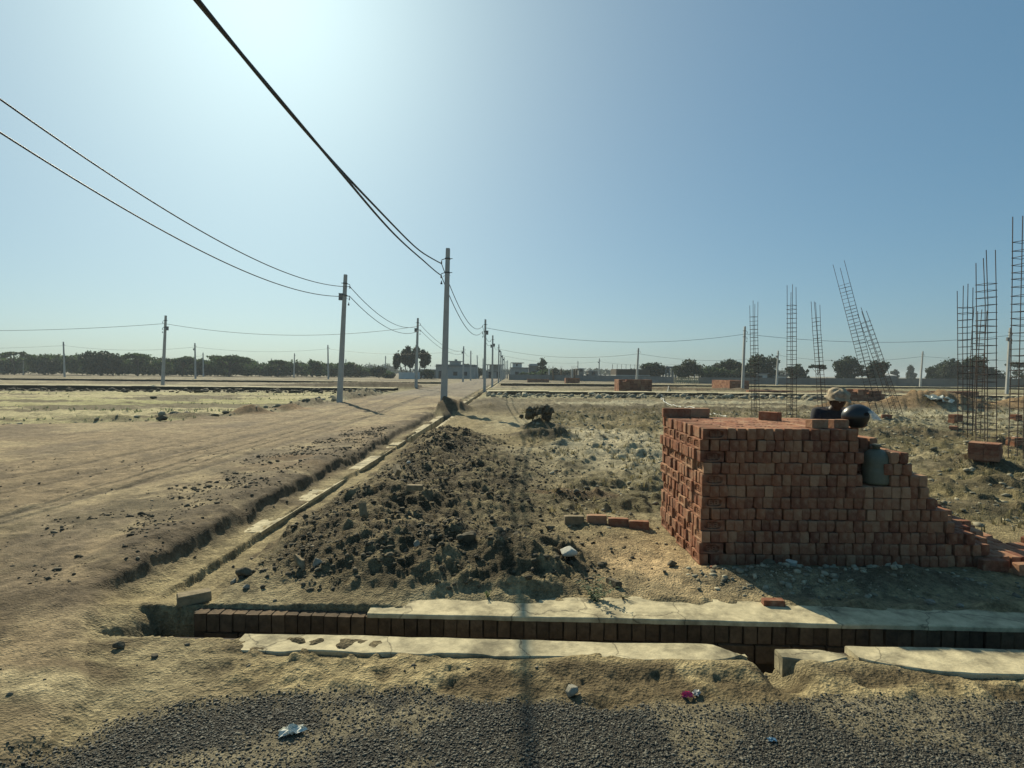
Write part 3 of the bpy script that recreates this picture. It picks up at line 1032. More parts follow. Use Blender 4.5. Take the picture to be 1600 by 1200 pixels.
for c in range(12):
    z = c * CH + BH / 2 + .001
    wob = .012 * math.sin(c * 1.9) + .008 * math.sin(c * 4.1)
    xstart = PX0 + wob * .5
    if c % 2 == 1:                     # ends towards the road: laid across, ends show on the side face, bed face on the front
        y = PY0 + BW / 2
        k = 0
        while y < PY1:
            front = k == 0
            put(xstart + BL / 2 + rnd.uniform(-.018, .010), y, z, -math.pi / 2 if not front else math.pi / 2, front, 4.0 if front else .55, 'front' if front else 'side')
            y += PITCHX
            k += 1
        xs0 = xstart + BL + .006
    else:
        xs0 = xstart
    i = 0
    X = xs0 + BW / 2
    while X < 4.7:
        for j in range(6):
            N_ = cols(X, j)
            if c >= N_:
                continue
            topmost = c == N_ - 1
            score = 0
            if j == 0:
                score = 3
            elif c >= cols(X, j - 1):
                score = 2.5
            if topmost:
                score = max(score, .7 if j else 3.2)
            lface = (i == 0 and c % 2 == 0)
            if lface:
                score = max(score, 2.9)
            if cols(X + .08, j) <= c:
                score = max(score, 1.5)
            yy = PY0 + BL / 2 + j * .2145 + (rnd.uniform(-.010, .010) if j else rnd.uniform(-.010, .006))
            put(X + (rnd.uniform(-.018, .012) if lface else 0), yy, z, 0 if lface or rnd.random() < .5 else math.pi, lface or rnd.random() < .2, score, 'side' if lface else ('front' if j == 0 and X < 3.5 else ('step' if X > 3.0 and not (j == 0) else ('top' if topmost else 'front'))))
        X += PITCHX + rnd.uniform(-.0008, .0012)
        i += 1
# loose bricks on the top
zt = 12 * CH + BH / 2
for u, Y, yaw in ((1281, 4.93, -1.42), (1314, 4.95, -1.36)):
    p = at(u, 668, Y)
    PLACES.append((Vector((p.x + .01, Y + .07, 12 * CH + BW / 2)), yaw, 0.0, 'flat', 5, 'loose'))
put(at(1057, 655, 6.1).x - .05, 6.09, zt, 1.5, False, 2.2, 'top')
for xx in (1.78, 1.99):
    put(xx, 6.10, zt, math.pi / 2 + .05, False, 2.0, 'top')
for xx, yy in ((2.6, 5.8),):
    put(xx, yy, zt - BH / 2 + BW / 2, .6, False, .8, 'top')
# slipped bricks at the low end
for xx, yy, zz, yw in ((4.50, 5.00, .05, .3), (4.70, 5.25, .05, 1.2), (4.62, 4.85, .05, 2.0), (4.42, 4.74, .05, 1.4), (4.85, 4.98, .05, .8), (4.25, 4.70, .05, 1.65), (4.95, 5.4, .05, .2), (4.05, 4.80, .05, 1.5)):
    put(xx, yy, zz, yw, False, 2.6, 'fallen')
LAB = {'front': 'red clay brick packed on edge in the shaded front face of the big stack',
       'side': 'stamped red brick in the sunlit side face of the big stack',
       'step': 'red brick on the stepped end of the big stack near the green jug',
       'top': 'red brick in the top course of the big stack',
       'loose': 'single brick lying loose on the big stack beside the black helmet',
       'fallen': 'red brick slipped to the ground at the low end of the big stack'}
order = sorted(range(len(PLACES)), key=lambda i: -PLACES[i][4])
single, rest = set(order[:300]), order[300:]
for i in order[:300]:
    p, yaw, pit, frog, sc_, cls = PLACES[i]
    flat_ = frog == 'flat'
    o = link('brick', (FROG if frog and not flat_ else PLAIN)[i % (2 if frog and not flat_ else 9)], None, p, (pit, math.pi / 2 if flat_ else 0, yaw))
    if flat_:
        o.scale = (1, .74, 1)
    tag(o, LAB[cls], 'brick', 'bricks in the big stack')
    if cls == 'loose':
        o['label'] = 'loose brick on the big stack, ' + ('touching the black helmet' if o.location.x > 2.75 else 'apart from the black helmet')
V, Fq = [], []
src = PLAIN[0]
pv = np.array([v.co[:] for v in src.vertices])
for i in rest:
    p, yaw, pit, frog, sc_, cls = PLACES[i]
    me = (FROG[0] if frog and cls == 'side' else PLAIN[i % 5])
    Mx = Matrix.Translation(p) @ Matrix.Rotation(yaw, 4, 'Z')
    n0 = len(V)
    V += [tuple(Mx @ v.co) for v in me.vertices]
    Fq += [tuple(n0 + k for k in q.vertices) for q in me.polygons]
tag(MB().add(V, Fq).build('brick_stack', M['brick_mass']), 'inner and rear bricks of the big red stack by the drain', 'bricks', 'bricks in the big stack', 'stuff')


def lone_brick(u, v, yaw, label, kind='brick', tilt=(0, 0), flat=True, sc=1.0, mat=None, dz=0.0, grp=None):
    g = G(u, v)
    z = TZ(g.x, g.y)
    o = link('brick', brick_mesh('brick', False, int(u), M[mat] if mat else M['brick']), None, (g.x, g.y, z + (BW if flat else BH) / 2 * sc - .008 + dz))
    o.rotation_euler = Euler((tilt[0], (math.pi / 2 if flat else 0) + tilt[1], yaw))
    o.scale = (sc, sc, sc)
    return tag(o, label, 'brick', grp)


M['mudbrick'] = simple('mud caked brick', (0.30, 0.235, 0.14), 0.95, 0.3, 18, 0.6)
lone_brick(303, 938, -.95, 'dusty tan brick lying alone beside the corner where the two drains meet', mat='mudbrick', flat=True, dz=.012)
rowg = 'four bricks laid end to end on the sand'
for k, (u, v, yw, t) in enumerate(((897, 822, 1.60, 'leftmost of four bricks laid end to end on the sand, caked in earth'), (932, 822, 1.55, 'second of four bricks laid end to end, before the gap'),
                                   (966, 824, 1.48, 'third of four bricks laid end to end, just after the gap'), (998, 827, 1.50, 'last of four bricks laid end to end, nearest the big stack'))):
    lone_brick(u, v, yw, t, flat=False, grp=rowg, mat='mudbrick' if k == 0 else None)
lone_brick(959, 922, .8, 'dark broken brick leaning beside the small green plant', tilt=(.35, .2), sc=.62, mat='darkstone')
lone_brick(1208, 948, 1.5, 'broken brick end at the edge of the concrete ledge below the stack', sc=.7)
lone_brick(620, 815, .5, 'brick piece standing tilted on the crest of the dark heap', tilt=(.3, .4), flat=False, sc=.75, mat='mudbrick', dz=.22)
lone_brick(648, 822, 1.5, 'flat dusty brick lying behind the tilted piece on the dark heap', sc=.8, mat='mudbrick', dz=.2)
lone_brick(567, 850, 1.2, 'upright half brick stuck in the middle of the dark heap', tilt=(1.3, .2), flat=False, sc=.6, mat='mudbrick', dz=.06)
lone_brick(1160, 664, .7, 'dark brick block standing behind the far edge of the stack', flat=False, sc=1.6, dz=.05)
lone_brick(1222, 662, 1.4, 'small brick lying behind the middle of the big stack', sc=1.2)
lone_brick(1270, 660, 1.5, 'brick lying behind the stack beside the capped man', sc=1.5)
lone_brick(1385, 660, 1.4, 'dark brick resting on rough ground just past the helmet visor', flat=False, sc=1.5)


def small_stack(u, v, nx, ny, nz, label, yaw=0.0, miss=.0, name='brick_stack', bl=BL, bh=CH, bw=BW):
    """neat small stack; every brick one island of the heap"""
    g = G(u, v)
    mb = MB()
    for c in range(nz):
        for i in range(nx):
            for j in range(ny):
                if 0 < i < nx - 1 and 0 < j < ny - 1 and c < nz - 1:
                    continue
                if c >= nz - 1 and rnd.random() < miss:
                    continue
                Mx = Matrix.Translation((i * (bw + .004) - nx * bw / 2 + rnd.uniform(-.004, .004), j * (bl + .005) + rnd.uniform(-.006, .006), c * bh)) @ Matrix.Rotation(rnd.uniform(-.03, .03), 4, 'Z')
                mb.box(0, bw, 0, bl, 0, bh * .965, Mx)
    o = mb.build(name, M['brick_mass'], None, False, (g.x, g.y, TZ(g.x, g.y) - .02))
    o.rotation_euler.z = yaw
    return tag(o, label, 'brick stack', 'small brick stacks about the plots')


small_stack(1563, 738, 4, 2, 3, 'small neat stack of a few bricks beyond the low end of the big stack', .75, bw=.10)
small_stack(1546, 737, 2, 1, 1, 'couple of bricks lying against the small neat stack', .4)
small_stack(1592, 706, 3, 1, 2, 'low stack of bricks below the tall cage at the picture edge', .1)
small_stack(1497, 664, 5, 1, 3, 'squat brick block before the brown sand mound with white sack', .3)
small_stack(1497, 676, 4, 1, 1, 'orange bricks scattered flat just before the sand mound', .9)
small_stack(1592, 662, 4, 1, 3, 'brick block standing at the foot of the second sand mound', .2)


def far_stack(u0, u1, vt, Y, dep, label, uneven=.0):
    """large far stack: courses of long brick rows with a broken top"""
    a, b = at(u0, vt, Y), at(u1, vt, Y)
    h = a.z
    w = b.x - a.x
    mb = MB()
    nc = max(3, int(h / .16))
    nx = max(4, int(w / .3))
    for c in range(nc):
        for i in range(nx):
            if c >= nc - 2 and rnd.random() < uneven:
                continue
            for yy in (0, dep - .3):
                o_ = rnd.uniform(-.012, .012)
                mb.box(i * w / nx + .006, (i + 1) * w / nx - .006, yy + o_, yy + .3 + o_, c * h / nc, (c + 1) * h / nc - .008)
        for k in range(max(1, int((dep - .6) / .3))):
            for xx in (0, w - .3):
                o_ = rnd.uniform(-.012, .012)
                mb.box(xx + o_, xx + .3 + o_, .305 + k * .3, .595 + k * .3, c * h / nc, (c + 1) * h / nc - .008)
    mb.box(.15, w - .15, .15, dep - .15, 0, h - .16)
    o = mb.build('brick_stack', M['brick_mass'], None, False, (a.x, Y, TZ(a.x, Y) - .1))
    return tag(o, label, 'brick stack', 'large brick stacks far across the plots')


far_stack(967, 1019, 592.5, 50, 2.2, 'lone oblong red brick stack behind the low drain wall', .1)
far_stack(884, 906, 590.5, 82, 2.0, 'dark brick stack far off before the bare concrete columns')
far_stack(824, 858, 590.5, 105, 2.0, 'low dull brick stack along the grey wall near the village trees')
far_stack(1140, 1171, 593.5, 62, 5.5, 'sunlit brick stack standing behind the white pole')
far_stack(1315, 1358, 606.5, 36, 1.6, 'low red brick stack behind the capped man and the leaning cages', .3)
far_stack(1358, 1383, 609.0, 36.4, 1.3, 'ragged low brick pile joined behind the leaning cages', .5)
far_stack(1170, 1240, 608.5, 48, .6, 'low line of footing bricks behind the upright cages')
far_stack(1452, 1530, 610.0, 40, .8, 'dark low footing wall behind the brown sand mound')

# ------------------------------------------------------------------ single stones and litter
def rock(u, v, w, label, mat='stone', sq=.7, seed=0, name='stone', emb=.3, pt=0.0, yw=0.0, dz=0.0):
    g = G(u, v)
    V, Fc = ICO3
    q = np.random.default_rng(seed + int(u))
    P = V.copy()
    for k in range(12):                                 # facets
        d = q.normal(size=3)
        d /= np.linalg.norm(d)
        lim = q.uniform(.42, .78)
        s = P @ d
        P = P - np.clip(s - lim, 0, None)[:, None] * d[None]
    P = P * np.array([w / 2, w / 2 * q.uniform(.65, .95), w / 2 * sq])
    P[:, 2] += pt * np.clip(-P[:, 0], 0, None)
    n1 = fbm(P[:, 0] + 3, P[:, 1] + P[:, 2], w * .35, seed)
    P *= (1 + .12 * (n1 - .5))[:, None]
    o = link(name, array_mesh(name, P, Fc, M[mat], False), None, (g.x, g.y, TZ(g.x, g.y) + w / 2 * sq * (1 - emb) * .8 + dz))
    o.rotation_euler = (0, pt * .4, yw)
    return tag(o, label, 'stone')


rock(886, 892, .19, 'pale angular boulder on the sand at the end of the dark heap', 'pale', .72, 3)
rock(892, 1088, .085, 'pointed tan stone standing alone on the dusty strip before the gravel', 'stone', 1.0, 4)
rock(187, 1016, .080, 'dark grey stone on dusty ground by the start of the near ledge', 'darkstone', .7, 5)
rock(240, 1028, .05, 'small flat dark stone right of the grey stone by the near ledge', 'darkstone', .5, 6)
rock(943, 890, .075, 'small dark reddish stone on pale sand behind the green plant', 'darkstone', .8, 7)
rock(1050, 884, .10, 'dark lump of clay on orange sand before the stack corner', 'darkstone', .8, 8)
rock(1038, 900, .05, 'tiny dark stone on the orange sand near the clay lump', 'darkstone', .7, 9)
rock(467, 902, .17, 'slanted flat slab of stone leaning on the near foot of the dark heap', 'mudbrick', .55, 10, pt=.9, dz=.02)
rock(496, 905, .095, 'rounded stone beside the leaning slab on the dark heap', 'stone', .9, 11)
rock(385, 905, .16, 'rounded earthy boulder at the drain end of the dark heap', 'darkstone', .6, 12)
rock(365, 912, .07, 'small stone perched beside the earthy boulder', 'stone', .8, 13)
rock(385, 925, .08, 'greyish stone lying on the mud before the earthy boulder', 'stone', .6, 14)
rock(735, 888, .17, 'large rounded clay boulder on the near slope of the dark heap', 'darkstone', .85, 15)
rock(652, 895, .09, 'dusty half round stone below the bare face of the dark heap', 'stone', .8, 16)
rock(792, 845, .12, 'dark block of earth at the far corner of the dark heap', 'darkstone', .9, 17)
rock(715, 702, .20, 'white stone gleaming on the far ridge of spoil', 'pale', .35, 18)
rock(638, 740, .11, 'pale stone on the middle of the long spoil ridge', 'pale', .6, 19)
rock(1237, 893, .11, 'pale rubble block against the foot of the stack front', 'pale', .7, 20)
rock(1203, 893, .12, 'dark lump of earth against the stack front beside pale rubble', 'darkstone', .5, 21)
rock(1116, 893, .08, 'broken orange brickbat at the near corner of the stack', 'brick', .6, 22)
rock(255, 662, .42, 'big dark broken lump on the edge of the pale green field', 'darkstone', .55, 23, dz=.05)
rock(241, 623, .42, 'dark lump sitting far out in the pale green field', 'darkstone', .6, 24)
rock(1455, 948, .10, 'half buried stone in the shade before the low end of the stack', 'stone', .5, 25)
rock(1500, 950, .07, 'small stone on the ledge edge in the shade of the stack', 'stone', .5, 26)
rock(1570, 756, .30, 'pale flat stone on the weedy ground below the small neat stack', 'stone', .4, 27)
rock(860, 832, .11, 'dark lump of clay just left of the row of four bricks', 'darkstone', .7, 28)
rock(985, 808, .13, 'dark clod resting behind the row of four bricks', 'darkstone', .7, 29)


def crumple(name, u, v, w, label, cat, mat, sq=.5, seed=1, n=9):
    g = G(u, v)
    q = np.random.default_rng(seed)
    V, F = [], []
    for i in range(n):
        for j in range(n):
            a, b = i / (n - 1) - .5, j / (n - 1) - .5
            hgt = q.uniform(0, 1) ** 1.2 * sq * (1 - (abs(a) + abs(b)) * .8)
            V.append((w * (a + q.normal() * .05), w * .6 * (b + q.normal() * .06), w * max(hgt, 0) + .004))
    for i in range(n - 1):
        for j in range(n - 1):
            F.append((i * n + j, (i + 1) * n + j, (i + 1) * n + j + 1, i * n + j + 1))
    o = MB().add(V, F).build(name, mat, None, False, (g.x, g.y, TZ(g.x, g.y) + .004))
    md = o.modifiers.new('thickness', 'SOLIDIFY')
    md.thickness = .002
    return tag(o, label, cat)


M['paper'] = simple('paper', (.78, .78, .68), .7, .06, 20)
M['pink'] = simple('pink foil', (.70, .06, .20), .35, .25, 30)
M['greyfoil'] = simple('grey foil', (.36, .37, .36), .4, .2, 30)
M['bluefilm'] = simple('blue film', (.22, .38, .50), .5, .2, 20)
o = crumple('paper_scrap', 455, 1147, .105, 'crumpled white paper lying on the dark gravel', 'litter', M['paper'], .42, 5)
o.rotation_euler.z = .5
crumple('plastic_wrapper', 1074, 1091, .052, 'bright pink crumpled wrapper on the dusty strip', 'litter', M['pink'], .75, 8)
o = crumple('foil_packet', 1088, 1088, .055, 'flattened grey packet beside the pink wrapper', 'litter', M['greyfoil'], .25, 9)
o.rotation_euler.z = .9
crumple('plastic_scrap', 1206, 1160, .035, 'tiny pale blue plastic scrap on the dark gravel', 'litter', M['bluefilm'], .4, 10)
o = crumple('white_sack', 1466, 640, .95, 'torn white sack lying on the brown sand mound', 'sack', M['paper'], .35, 12)
sp = at(1466, 636, 25.6)
o.location = (sp.x, 25.6, TZ(sp.x, 25.6) + .03)
o.rotation_euler = (.3, .15, -.2)


# ------------------------------------------------------------------ small plants near the drain
def plant(name, u, v, h, n, label, mat, spread=1.0, seed=3):
    g = G(u, v)
    q = random.Random(seed)
    e = empty(name, (g.x, g.y, TZ(g.x, g.y)), label, 'plant')
    st, lf = MB(), MB()
    for k in range(n):
        a = q.uniform(0, 6.283)
        ln = h * q.uniform(.6, 1.1)
        lean = q.uniform(.3, 1.0) * spread
        pts = [Vector((0, 0, 0))]
        for s in range(1, 5):
            t = s / 4
            pts.append(Vector((math.cos(a) * ln * lean * t, math.sin(a) * ln * lean * t, ln * (t - .25 * lean * t * t))))
        st.tube(pts, [.003, .0026, .002, .0016, .001], 5)
        for s in range(1, 5):
            for sd_ in (-1, 1):
                for r_ in range(2):
                    d = a + sd_ * q.uniform(.4, 1.4)
                    L_ = h * q.uniform(.14, .28)
                    p = pts[s] - (pts[s] - pts[s - 1]) * q.uniform(0, .7)
                    dx = Vector((math.cos(d), math.sin(d), q.uniform(-.2, .5)))
                    sx = Vector((-math.sin(d), math.cos(d), q.uniform(-.3, .3))) * L_ * .22
                    m1, m2 = p + dx * L_ * .5, p + dx * L_ - Vector((0, 0, L_ * .15))
                    lf.add([p, m1 + sx, m2, m1 - sx], [(0, 1, 2, 3)])
    st.build('stem', M['leaf_green'], e)
    lf.build('foliage', mat, e)


plant('weed_plant', 928, 940, .16, 13, 'bushy grey green weed growing at the edge of the far ledge', M['leaf_green'], 1.0, 4)
M['leaf_bright'] = leaf_material('bright leaf', (0.13, 0.20, 0.035), 0.35, 0.3)
plant('grass_tuft', 762, 938, .05, 7, 'tiny bright green tuft at the foot of the dark heap', M['leaf_bright'], .6, 5)
plant('weed_plant', 972, 938, .05, 8, 'low creeping weed lying along the ledge below the broken brick', M['leaf_weed'], 2.2, 6)

# root clump of earth and dry stalks
g = G(842, 672)
e = empty('earth_clump', (g.x, g.y, TZ(g.x, g.y) - .05), 'ragged dark clump of earth and dry stalks rising from the plot', 'earth clump')
mb = MB()
for k in range(46):
    V, Fc = ICO1
    q = np.random.default_rng(k)
    s = q.uniform(.035, .11)
    cx, cy = q.normal() * .10 + (.20 if k % 2 else -.20), q.normal() * .09
    P = V * (1 + q.uniform(-.4, .4, (len(V), 1))) * s + np.array([cx, cy, (.38 if k % 2 else .30) * q.uniform(.2, 1)])
    mb.add(P.tolist(), Fc.tolist())
mb.build('soil', M['darkstone'], e)
mb = MB()
for k in range(26):
    a = rnd.uniform(0, 6.283)
    x0 = rnd.uniform(-.35, .4)
    mb.tube([(x0, rnd.uniform(-.15, .15), .02), (x0 + .08 * math.cos(a), .05 * math.sin(a), rnd.uniform(.25, .4)), (x0 + .2 * math.cos(a), .12 * math.sin(a), rnd.uniform(.2, .5))], [.006, .004, .002], 4)
mb.build('stalks', M['leaf_weed'], e)

# ------------------------------------------------------------------ poles and cables
PH = 6.5
POLES = {}


def shaft_mesh(h):
    """square tapering cast pole with chamfered corners"""
    mb = MB()
    vs, fs = [], []
    lev = ((-.5, .135), (0, .132), (h * .5, .108), (h - .03, .082), (h, .074))
    for z, a in lev:
        c = a * .72
        for px, py in ((c, -a), (a, -c), (a, c), (c, a), (-c, a), (-a, c), (-a, -c), (-c, -a)):
            vs.append((px, py, z))
    for i in range(len(lev) - 1):
        for k in range(8):
            j = (k + 1) % 8
            fs.append((i * 8 + k, i * 8 + j, i * 8 + 8 + j, i * 8 + 8 + k))
    fs.append(tuple(32 + k for k in range(8)))
    return mb.add(vs, fs).mesh('shaft', M['pole'])


SHAFT = shaft_mesh(PH)


def bracket_mesh(side, L_):
    mb = MB()
    mb.box(-.10, .10, -.10, .10, -.025, .025)
    mb.tube([(-side * .20, 0, .01), (side * .10, 0, 0), (side * (.10 + L_), 0, -.05)], .016, 6)
    mb.tube([(side * (.10 + L_), 0, -.05), (side * (.11 + L_), 0, -.12)], .012, 6)
    return mb.mesh('bracket', M['iron'])


BRK = {s: bracket_mesh(s, .14) for s in (-1, 1)}
INS = MB().lathe([(.012, 0), (.03, -.02), (.018, -.05), (.034, -.07), (.02, -.10), (.036, -.12), (.012, -.15)], 10).mesh('insulator', M['insulator'])
CLAMP = MB().lathe([(.015, 0), (.02, -.06), (.045, -.12), (.05, -.15), (.01, -.16)], 10).mesh('cable_clamp', M['iron'])
JBOX = MB().box(-.11, .11, -.08, .08, -.16, .16).box(-.125, .125, -.095, .095, .16, .185).mesh('junction_box', M['boxgrey'])


def pole(key, ut, vt, ub, vb, label, side=1, boxes=0, detail=2, d=None):
    hp = vb - vt
    d1 = FPX * PH / hp
    d2 = 1.62 * FPX / max(4, vb - (583 + .0092 * (ub - 800)))
    if d is None:
        d = d1 if hp > 90 else d1 ** .65 * d2 ** .35
    b = at(ub, vb, d)
    t = at(ut, vt, d)
    zb = TZ(b.x, d)
    base = Vector((b.x, d, zb))
    ax = t - base
    e = empty('utility_pole', base, label, 'utility pole', 'concrete utility poles')
    ln = ax.length
    q = ax.normalized()
    e.rotation_euler = (-math.asin(q.y), math.asin(q.x), 0)
    k = ln / PH
    e.scale = (1, 1, k)
    if hp < 60:
        e.scale = (1.15, 1.15, k)
    link('shaft', SHAFT, e)
    if detail >= 1:
        for zz in ((-.45, -1.05) if detail == 2 else (-.5,)):
            br = link('bracket', BRK[side], e, (0, 0, PH + zz))
            link('insulator', INS, br, (side * .25, 0, -.10))
        if detail == 2:
            br = link('bracket', BRK[side], e, (0, 0, PH - 1.05 - .12))
            br.scale = (.6, .6, .6)
            link('cable_clamp', CLAMP, e, (side * .23, 0, PH - 1.40))
    for bx in range(boxes):
        link('junction_box', JBOX, e, (-side * .17 if bx == 0 else side * .16, 0, PH - 1.15 - .12 * bx))
    POLES[key] = (base, q, ln, side)
    return e


PL = [
    ('a1', 700, 388, 693.5, 640, 'tallest concrete pole, rising behind the dark mound beside the road', -1, 0, 2, 23.6),
    ('b1', 540, 429, 530.5, 626, 'concrete pole on the far road edge with a grey box near its top', 1, 1, 2, None),
    ('b2', 653, 497, 650, 607, 'concrete pole standing before the tall clump of trees', 1, 1, 2, None),
    ('c1', 259, 493, 254, 602, 'concrete pole rising alone from the dark plots before the scrub belt', -1, 1, 2, None),
    ('a2', 758.5, 499, 757, 610, 'concrete pole beside the road drain, next beyond the tallest pole', -1, 1, 2, None),
    ('a3', 770, 524, 769, 605, 'shorter looking pole just past the pole where the cross cable begins', -1, 2, 1, None),
    ('a4', 779.5, 538, 779, 599, 'third road pole in the receding line, with cable to the lone stack', -1, 1, 1, None),
    ('a5', 782.7, 549, 782.3, 597, 'fourth road pole in the receding line, close behind the third', -1, 1, 1, None),
    ('a6', 785.3, 555, 785, 596, 'fifth road pole in the receding line before the pale houses', -1, 1, 1, None),
    ('a7', 787.8, 558, 787.5, 595, 'sixth road pole in the receding line before the pale houses', -1, 0, 1, None),
    ('a8', 790.6, 564, 790.4, 593, 'small far road pole at the end of the road', -1, 0, 1, None),
    ('a9', 793, 563, 792.8, 594, 'last slim pole of the road line beside the grey wall end', -1, 0, 1, None),
    ('a10', 798, 567, 797.5, 593, 'dark far pole standing at the near end of the grey wall', -1, 0, 1, None),
    ('b3', 724.5, 541, 723.3, 599, 'pole across the road before the pale flat house', 1, 1, 1, None),
    ('b4', 735.7, 548, 735.3, 597, 'plain slim pole in front of the end of the pale flat house', 1, 0, 1, None),
    ('b5', 745.5, 555, 746.5, 593, 'slightly leaning far pole past the end of the pale flat house', 1, 0, 1, None),
    ('b6', 754.8, 560, 754.6, 594, 'slim far pole just left of the pole beside the road drain', 1, 0, 1, None),
    ('d1', 602.5, 556, 602, 592, 'far pole standing just before the white boundary wall', 1, 0, 1, None),
    ('d2', 540.5, 561, 539.5, 592, 'far pole half hidden behind the boxed pole on the road edge', 1, 0, 1, None),
    ('d3', 512.3, 539, 513, 592, 'far pole next to the dark conical mound before the scrub', 1, 0, 1, None),
    ('d4', 460.2, 552, 459.2, 591, 'far pole before the scrub where hazy trees show behind', 1, 0, 1, None),
    ('d5', 424.2, 560, 424, 590, 'far pole before the rounded hump in the scrub belt', 1, 0, 1, None),
    ('d6', 304.5, 536, 305.5, 591, 'far pole with small box standing before a dip in the scrub', 1, 1, 1, None),
    ('d7', 317.2, 551, 317.8, 590, 'thin far pole close beside the pole with small box', 1, 0, 1, None),
    ('d8', 175.9, 553, 176.6, 588, 'far pole before the dense round tree of the scrub belt', 1, 0, 1, None),
    ('d9', 99, 534, 101, 588, 'tall far pole before the scrub just short of the round tree', 1, 0, 1, None),
    ('d10', 37, 548, 36.7, 586, 'far pole near the picture edge below a thin umbrella tree', 1, 0, 1, None),
    ('e1', 1164, 510, 1160, 612.5, 'white concrete pole before the sunlit brick stack', 1, 0, 2, None),
    ('e2', 1578.5, 512, 1573, 615, 'thick pale pole beside the tall cages at the picture edge', 1, 1, 2, None),
    ('f1', 997.6, 544, 994.5, 598, 'pole rising directly behind the lone oblong brick stack', 1, 0, 1, 78),
    ('f2', 1216, 548, 1213.5, 605, 'white pole before the compound wall between two upright cages', 1, 1, 1, None),
    ('f3', 1442, 549, 1437.5, 610, 'white pole before the plain stretch of compound wall past the leaning cages', 1, 0, 1, None),
    ('g1', 936.6, 560, 935.3, 598, 'far pole on open ground before the grey boundary wall', 1, 1, 1, None),
    ('g2', 903, 564, 903, 594, 'far pole among the bare concrete columns', 1, 0, 1, None),
    ('g3', 1085, 561, 1084.6, 600, 'far white pole before the pale slatted fence panel', 1, 0, 1, None),
    ('g4', 1130.6, 569, 1130.6, 601, 'small far pole before the dark bushes by the fence panel', 1, 0, 1, None),
    ('g5', 1017, 570, 1017, 594, 'small far pole at the end of the unfinished brick house', 1, 0, 1, None),
    ('g6', 1245, 569, 1244.3, 602, 'small far white pole just past an upright cage', 1, 0, 1, None),
    ('g7', 1360.3, 575, 1360, 604, 'small far pole seen between the two leaning cages', 1, 0, 1, None),
    ('g8', 957, 569, 957, 593, 'faint far pole beyond the wall beside the unfinished house', 1, 0, 1, None),
]
for p in PL:
    pole(*p)


def tip(key, drop, off=1):
    b, q, ln, side = POLES[key]
    return b + q * (ln - drop) + Vector((side * .25 * off, 0, 0))


def span(a, b, sag, rad, label, group='power cables', twist=0.0, n=40):
    pts = []
    for i in range(n + 1):
        t = i / n
        p = a.lerp(b, t)
        p.z -= sag * 4 * t * (1 - t)
        p.x += twist * math.sin(t * 60)
        p.z += twist * math.cos(t * 60)
        pts.append(p)
    o = MB().tube(pts, rad, 6).build('power_cable', M['cable'], None, True)
    return tag(o, label, 'cable', group)


def para(xa, X2, zmin, ymin, a, y0, y1, rad, label, jig, twist=0.0, n=70, xf=None):
    pts = []
    for i in range(n + 1):
        y = y0 + (y1 - y0) * i / n
        t = i / n
        pts.append(Vector((xa + (X2 - xa) * t + twist * math.sin(y * 2.1 + jig), y, zmin + a * (y - ymin) ** 2 + twist * math.cos(y * 2.1 + jig))))
    o = MB().tube(pts, rad, 7).build('power_cable', M['cable'], None, True)
    return tag(o, label, 'cable', 'power cables')


A1u, A1l = tip('a1', .62), tip('a1', 1.10)
B1u, B1l = tip('b1', .62), tip('b1', 1.10)
# near spans run on past the camera to poles behind it
def near_span(P, through, label, rad, twist, jig, back):
    """parabola through the pole point and two more points given as pixel + depth"""
    q1, q2 = through
    Y = np.array([P.y, q1.y, q2.y])
    cz = np.polyfit(Y, [P.z, q1.z, q2.z], 2)
    cx = np.polyfit(Y, [P.x, q1.x, q2.x], 1)
    pts = []
    n = 90
    for i in range(n + 1):
        y = back + (P.y - back) * i / n
        k = 0 if i in (0, n) else 1
        k2 = k * min(1.0, (P.y - y) / 5)
        x = P.x
        pts.append(Vector((x + twist * k2 * math.sin(y * .55 + jig), y, np.polyval(cz, y) + twist * k2 * math.cos(y * .55 + jig))))
    o = MB().tube(pts, rad, 8).build('power_cable', M['cable'], None, True)
    tag(o, label, 'cable', 'power cables')


YS = lambda u, v, X: at(u, v, X / (ray(u, v).x / ray(u, v).y))       # point of the ray in the plane x = X
near_span(A1u, (YS(606, 345, A1u.x), YS(303, 0, A1u.x - .05)), 'upper of two thick cables sagging overhead to the tallest pole', .022, .02, 0, -12)
near_span(A1l, (YS(600, 347, A1l.x), YS(298, 0, A1l.x - .05)), 'lower of two thick cables sagging overhead to the tallest pole', .022, .02, 2.5, -12)
near_span(B1u, (YS(270, 335, B1u.x), YS(0, 155, B1u.x)), 'upper of two cables sagging to the boxed pole on the far road edge', .016, 0, 0, 4)
near_span(B1l, (YS(270, 369, B1l.x), YS(0, 207, B1l.x)), 'lower of two cables sagging to the boxed pole on the far road edge', .016, 0, 0, 4)
for a, b, s, txt in (('a1', 'a2', 1.15, 'from the tallest pole to the pole beside the drain'), ('b1', 'b2', .95, 'from the boxed pole to the pole before the trees'),
                     ('b2', 'b3', 1.0, 'from the pole before the trees to the pale house'), ('a2', 'a3', .6, 'between the first two poles past the tallest one')):
    span(tip(a, .62), tip(b, .62), s, .018, 'upper cable drooping ' + txt)
    span(tip(a, 1.10), tip(b, 1.10), s, .018, 'lower cable drooping ' + txt)
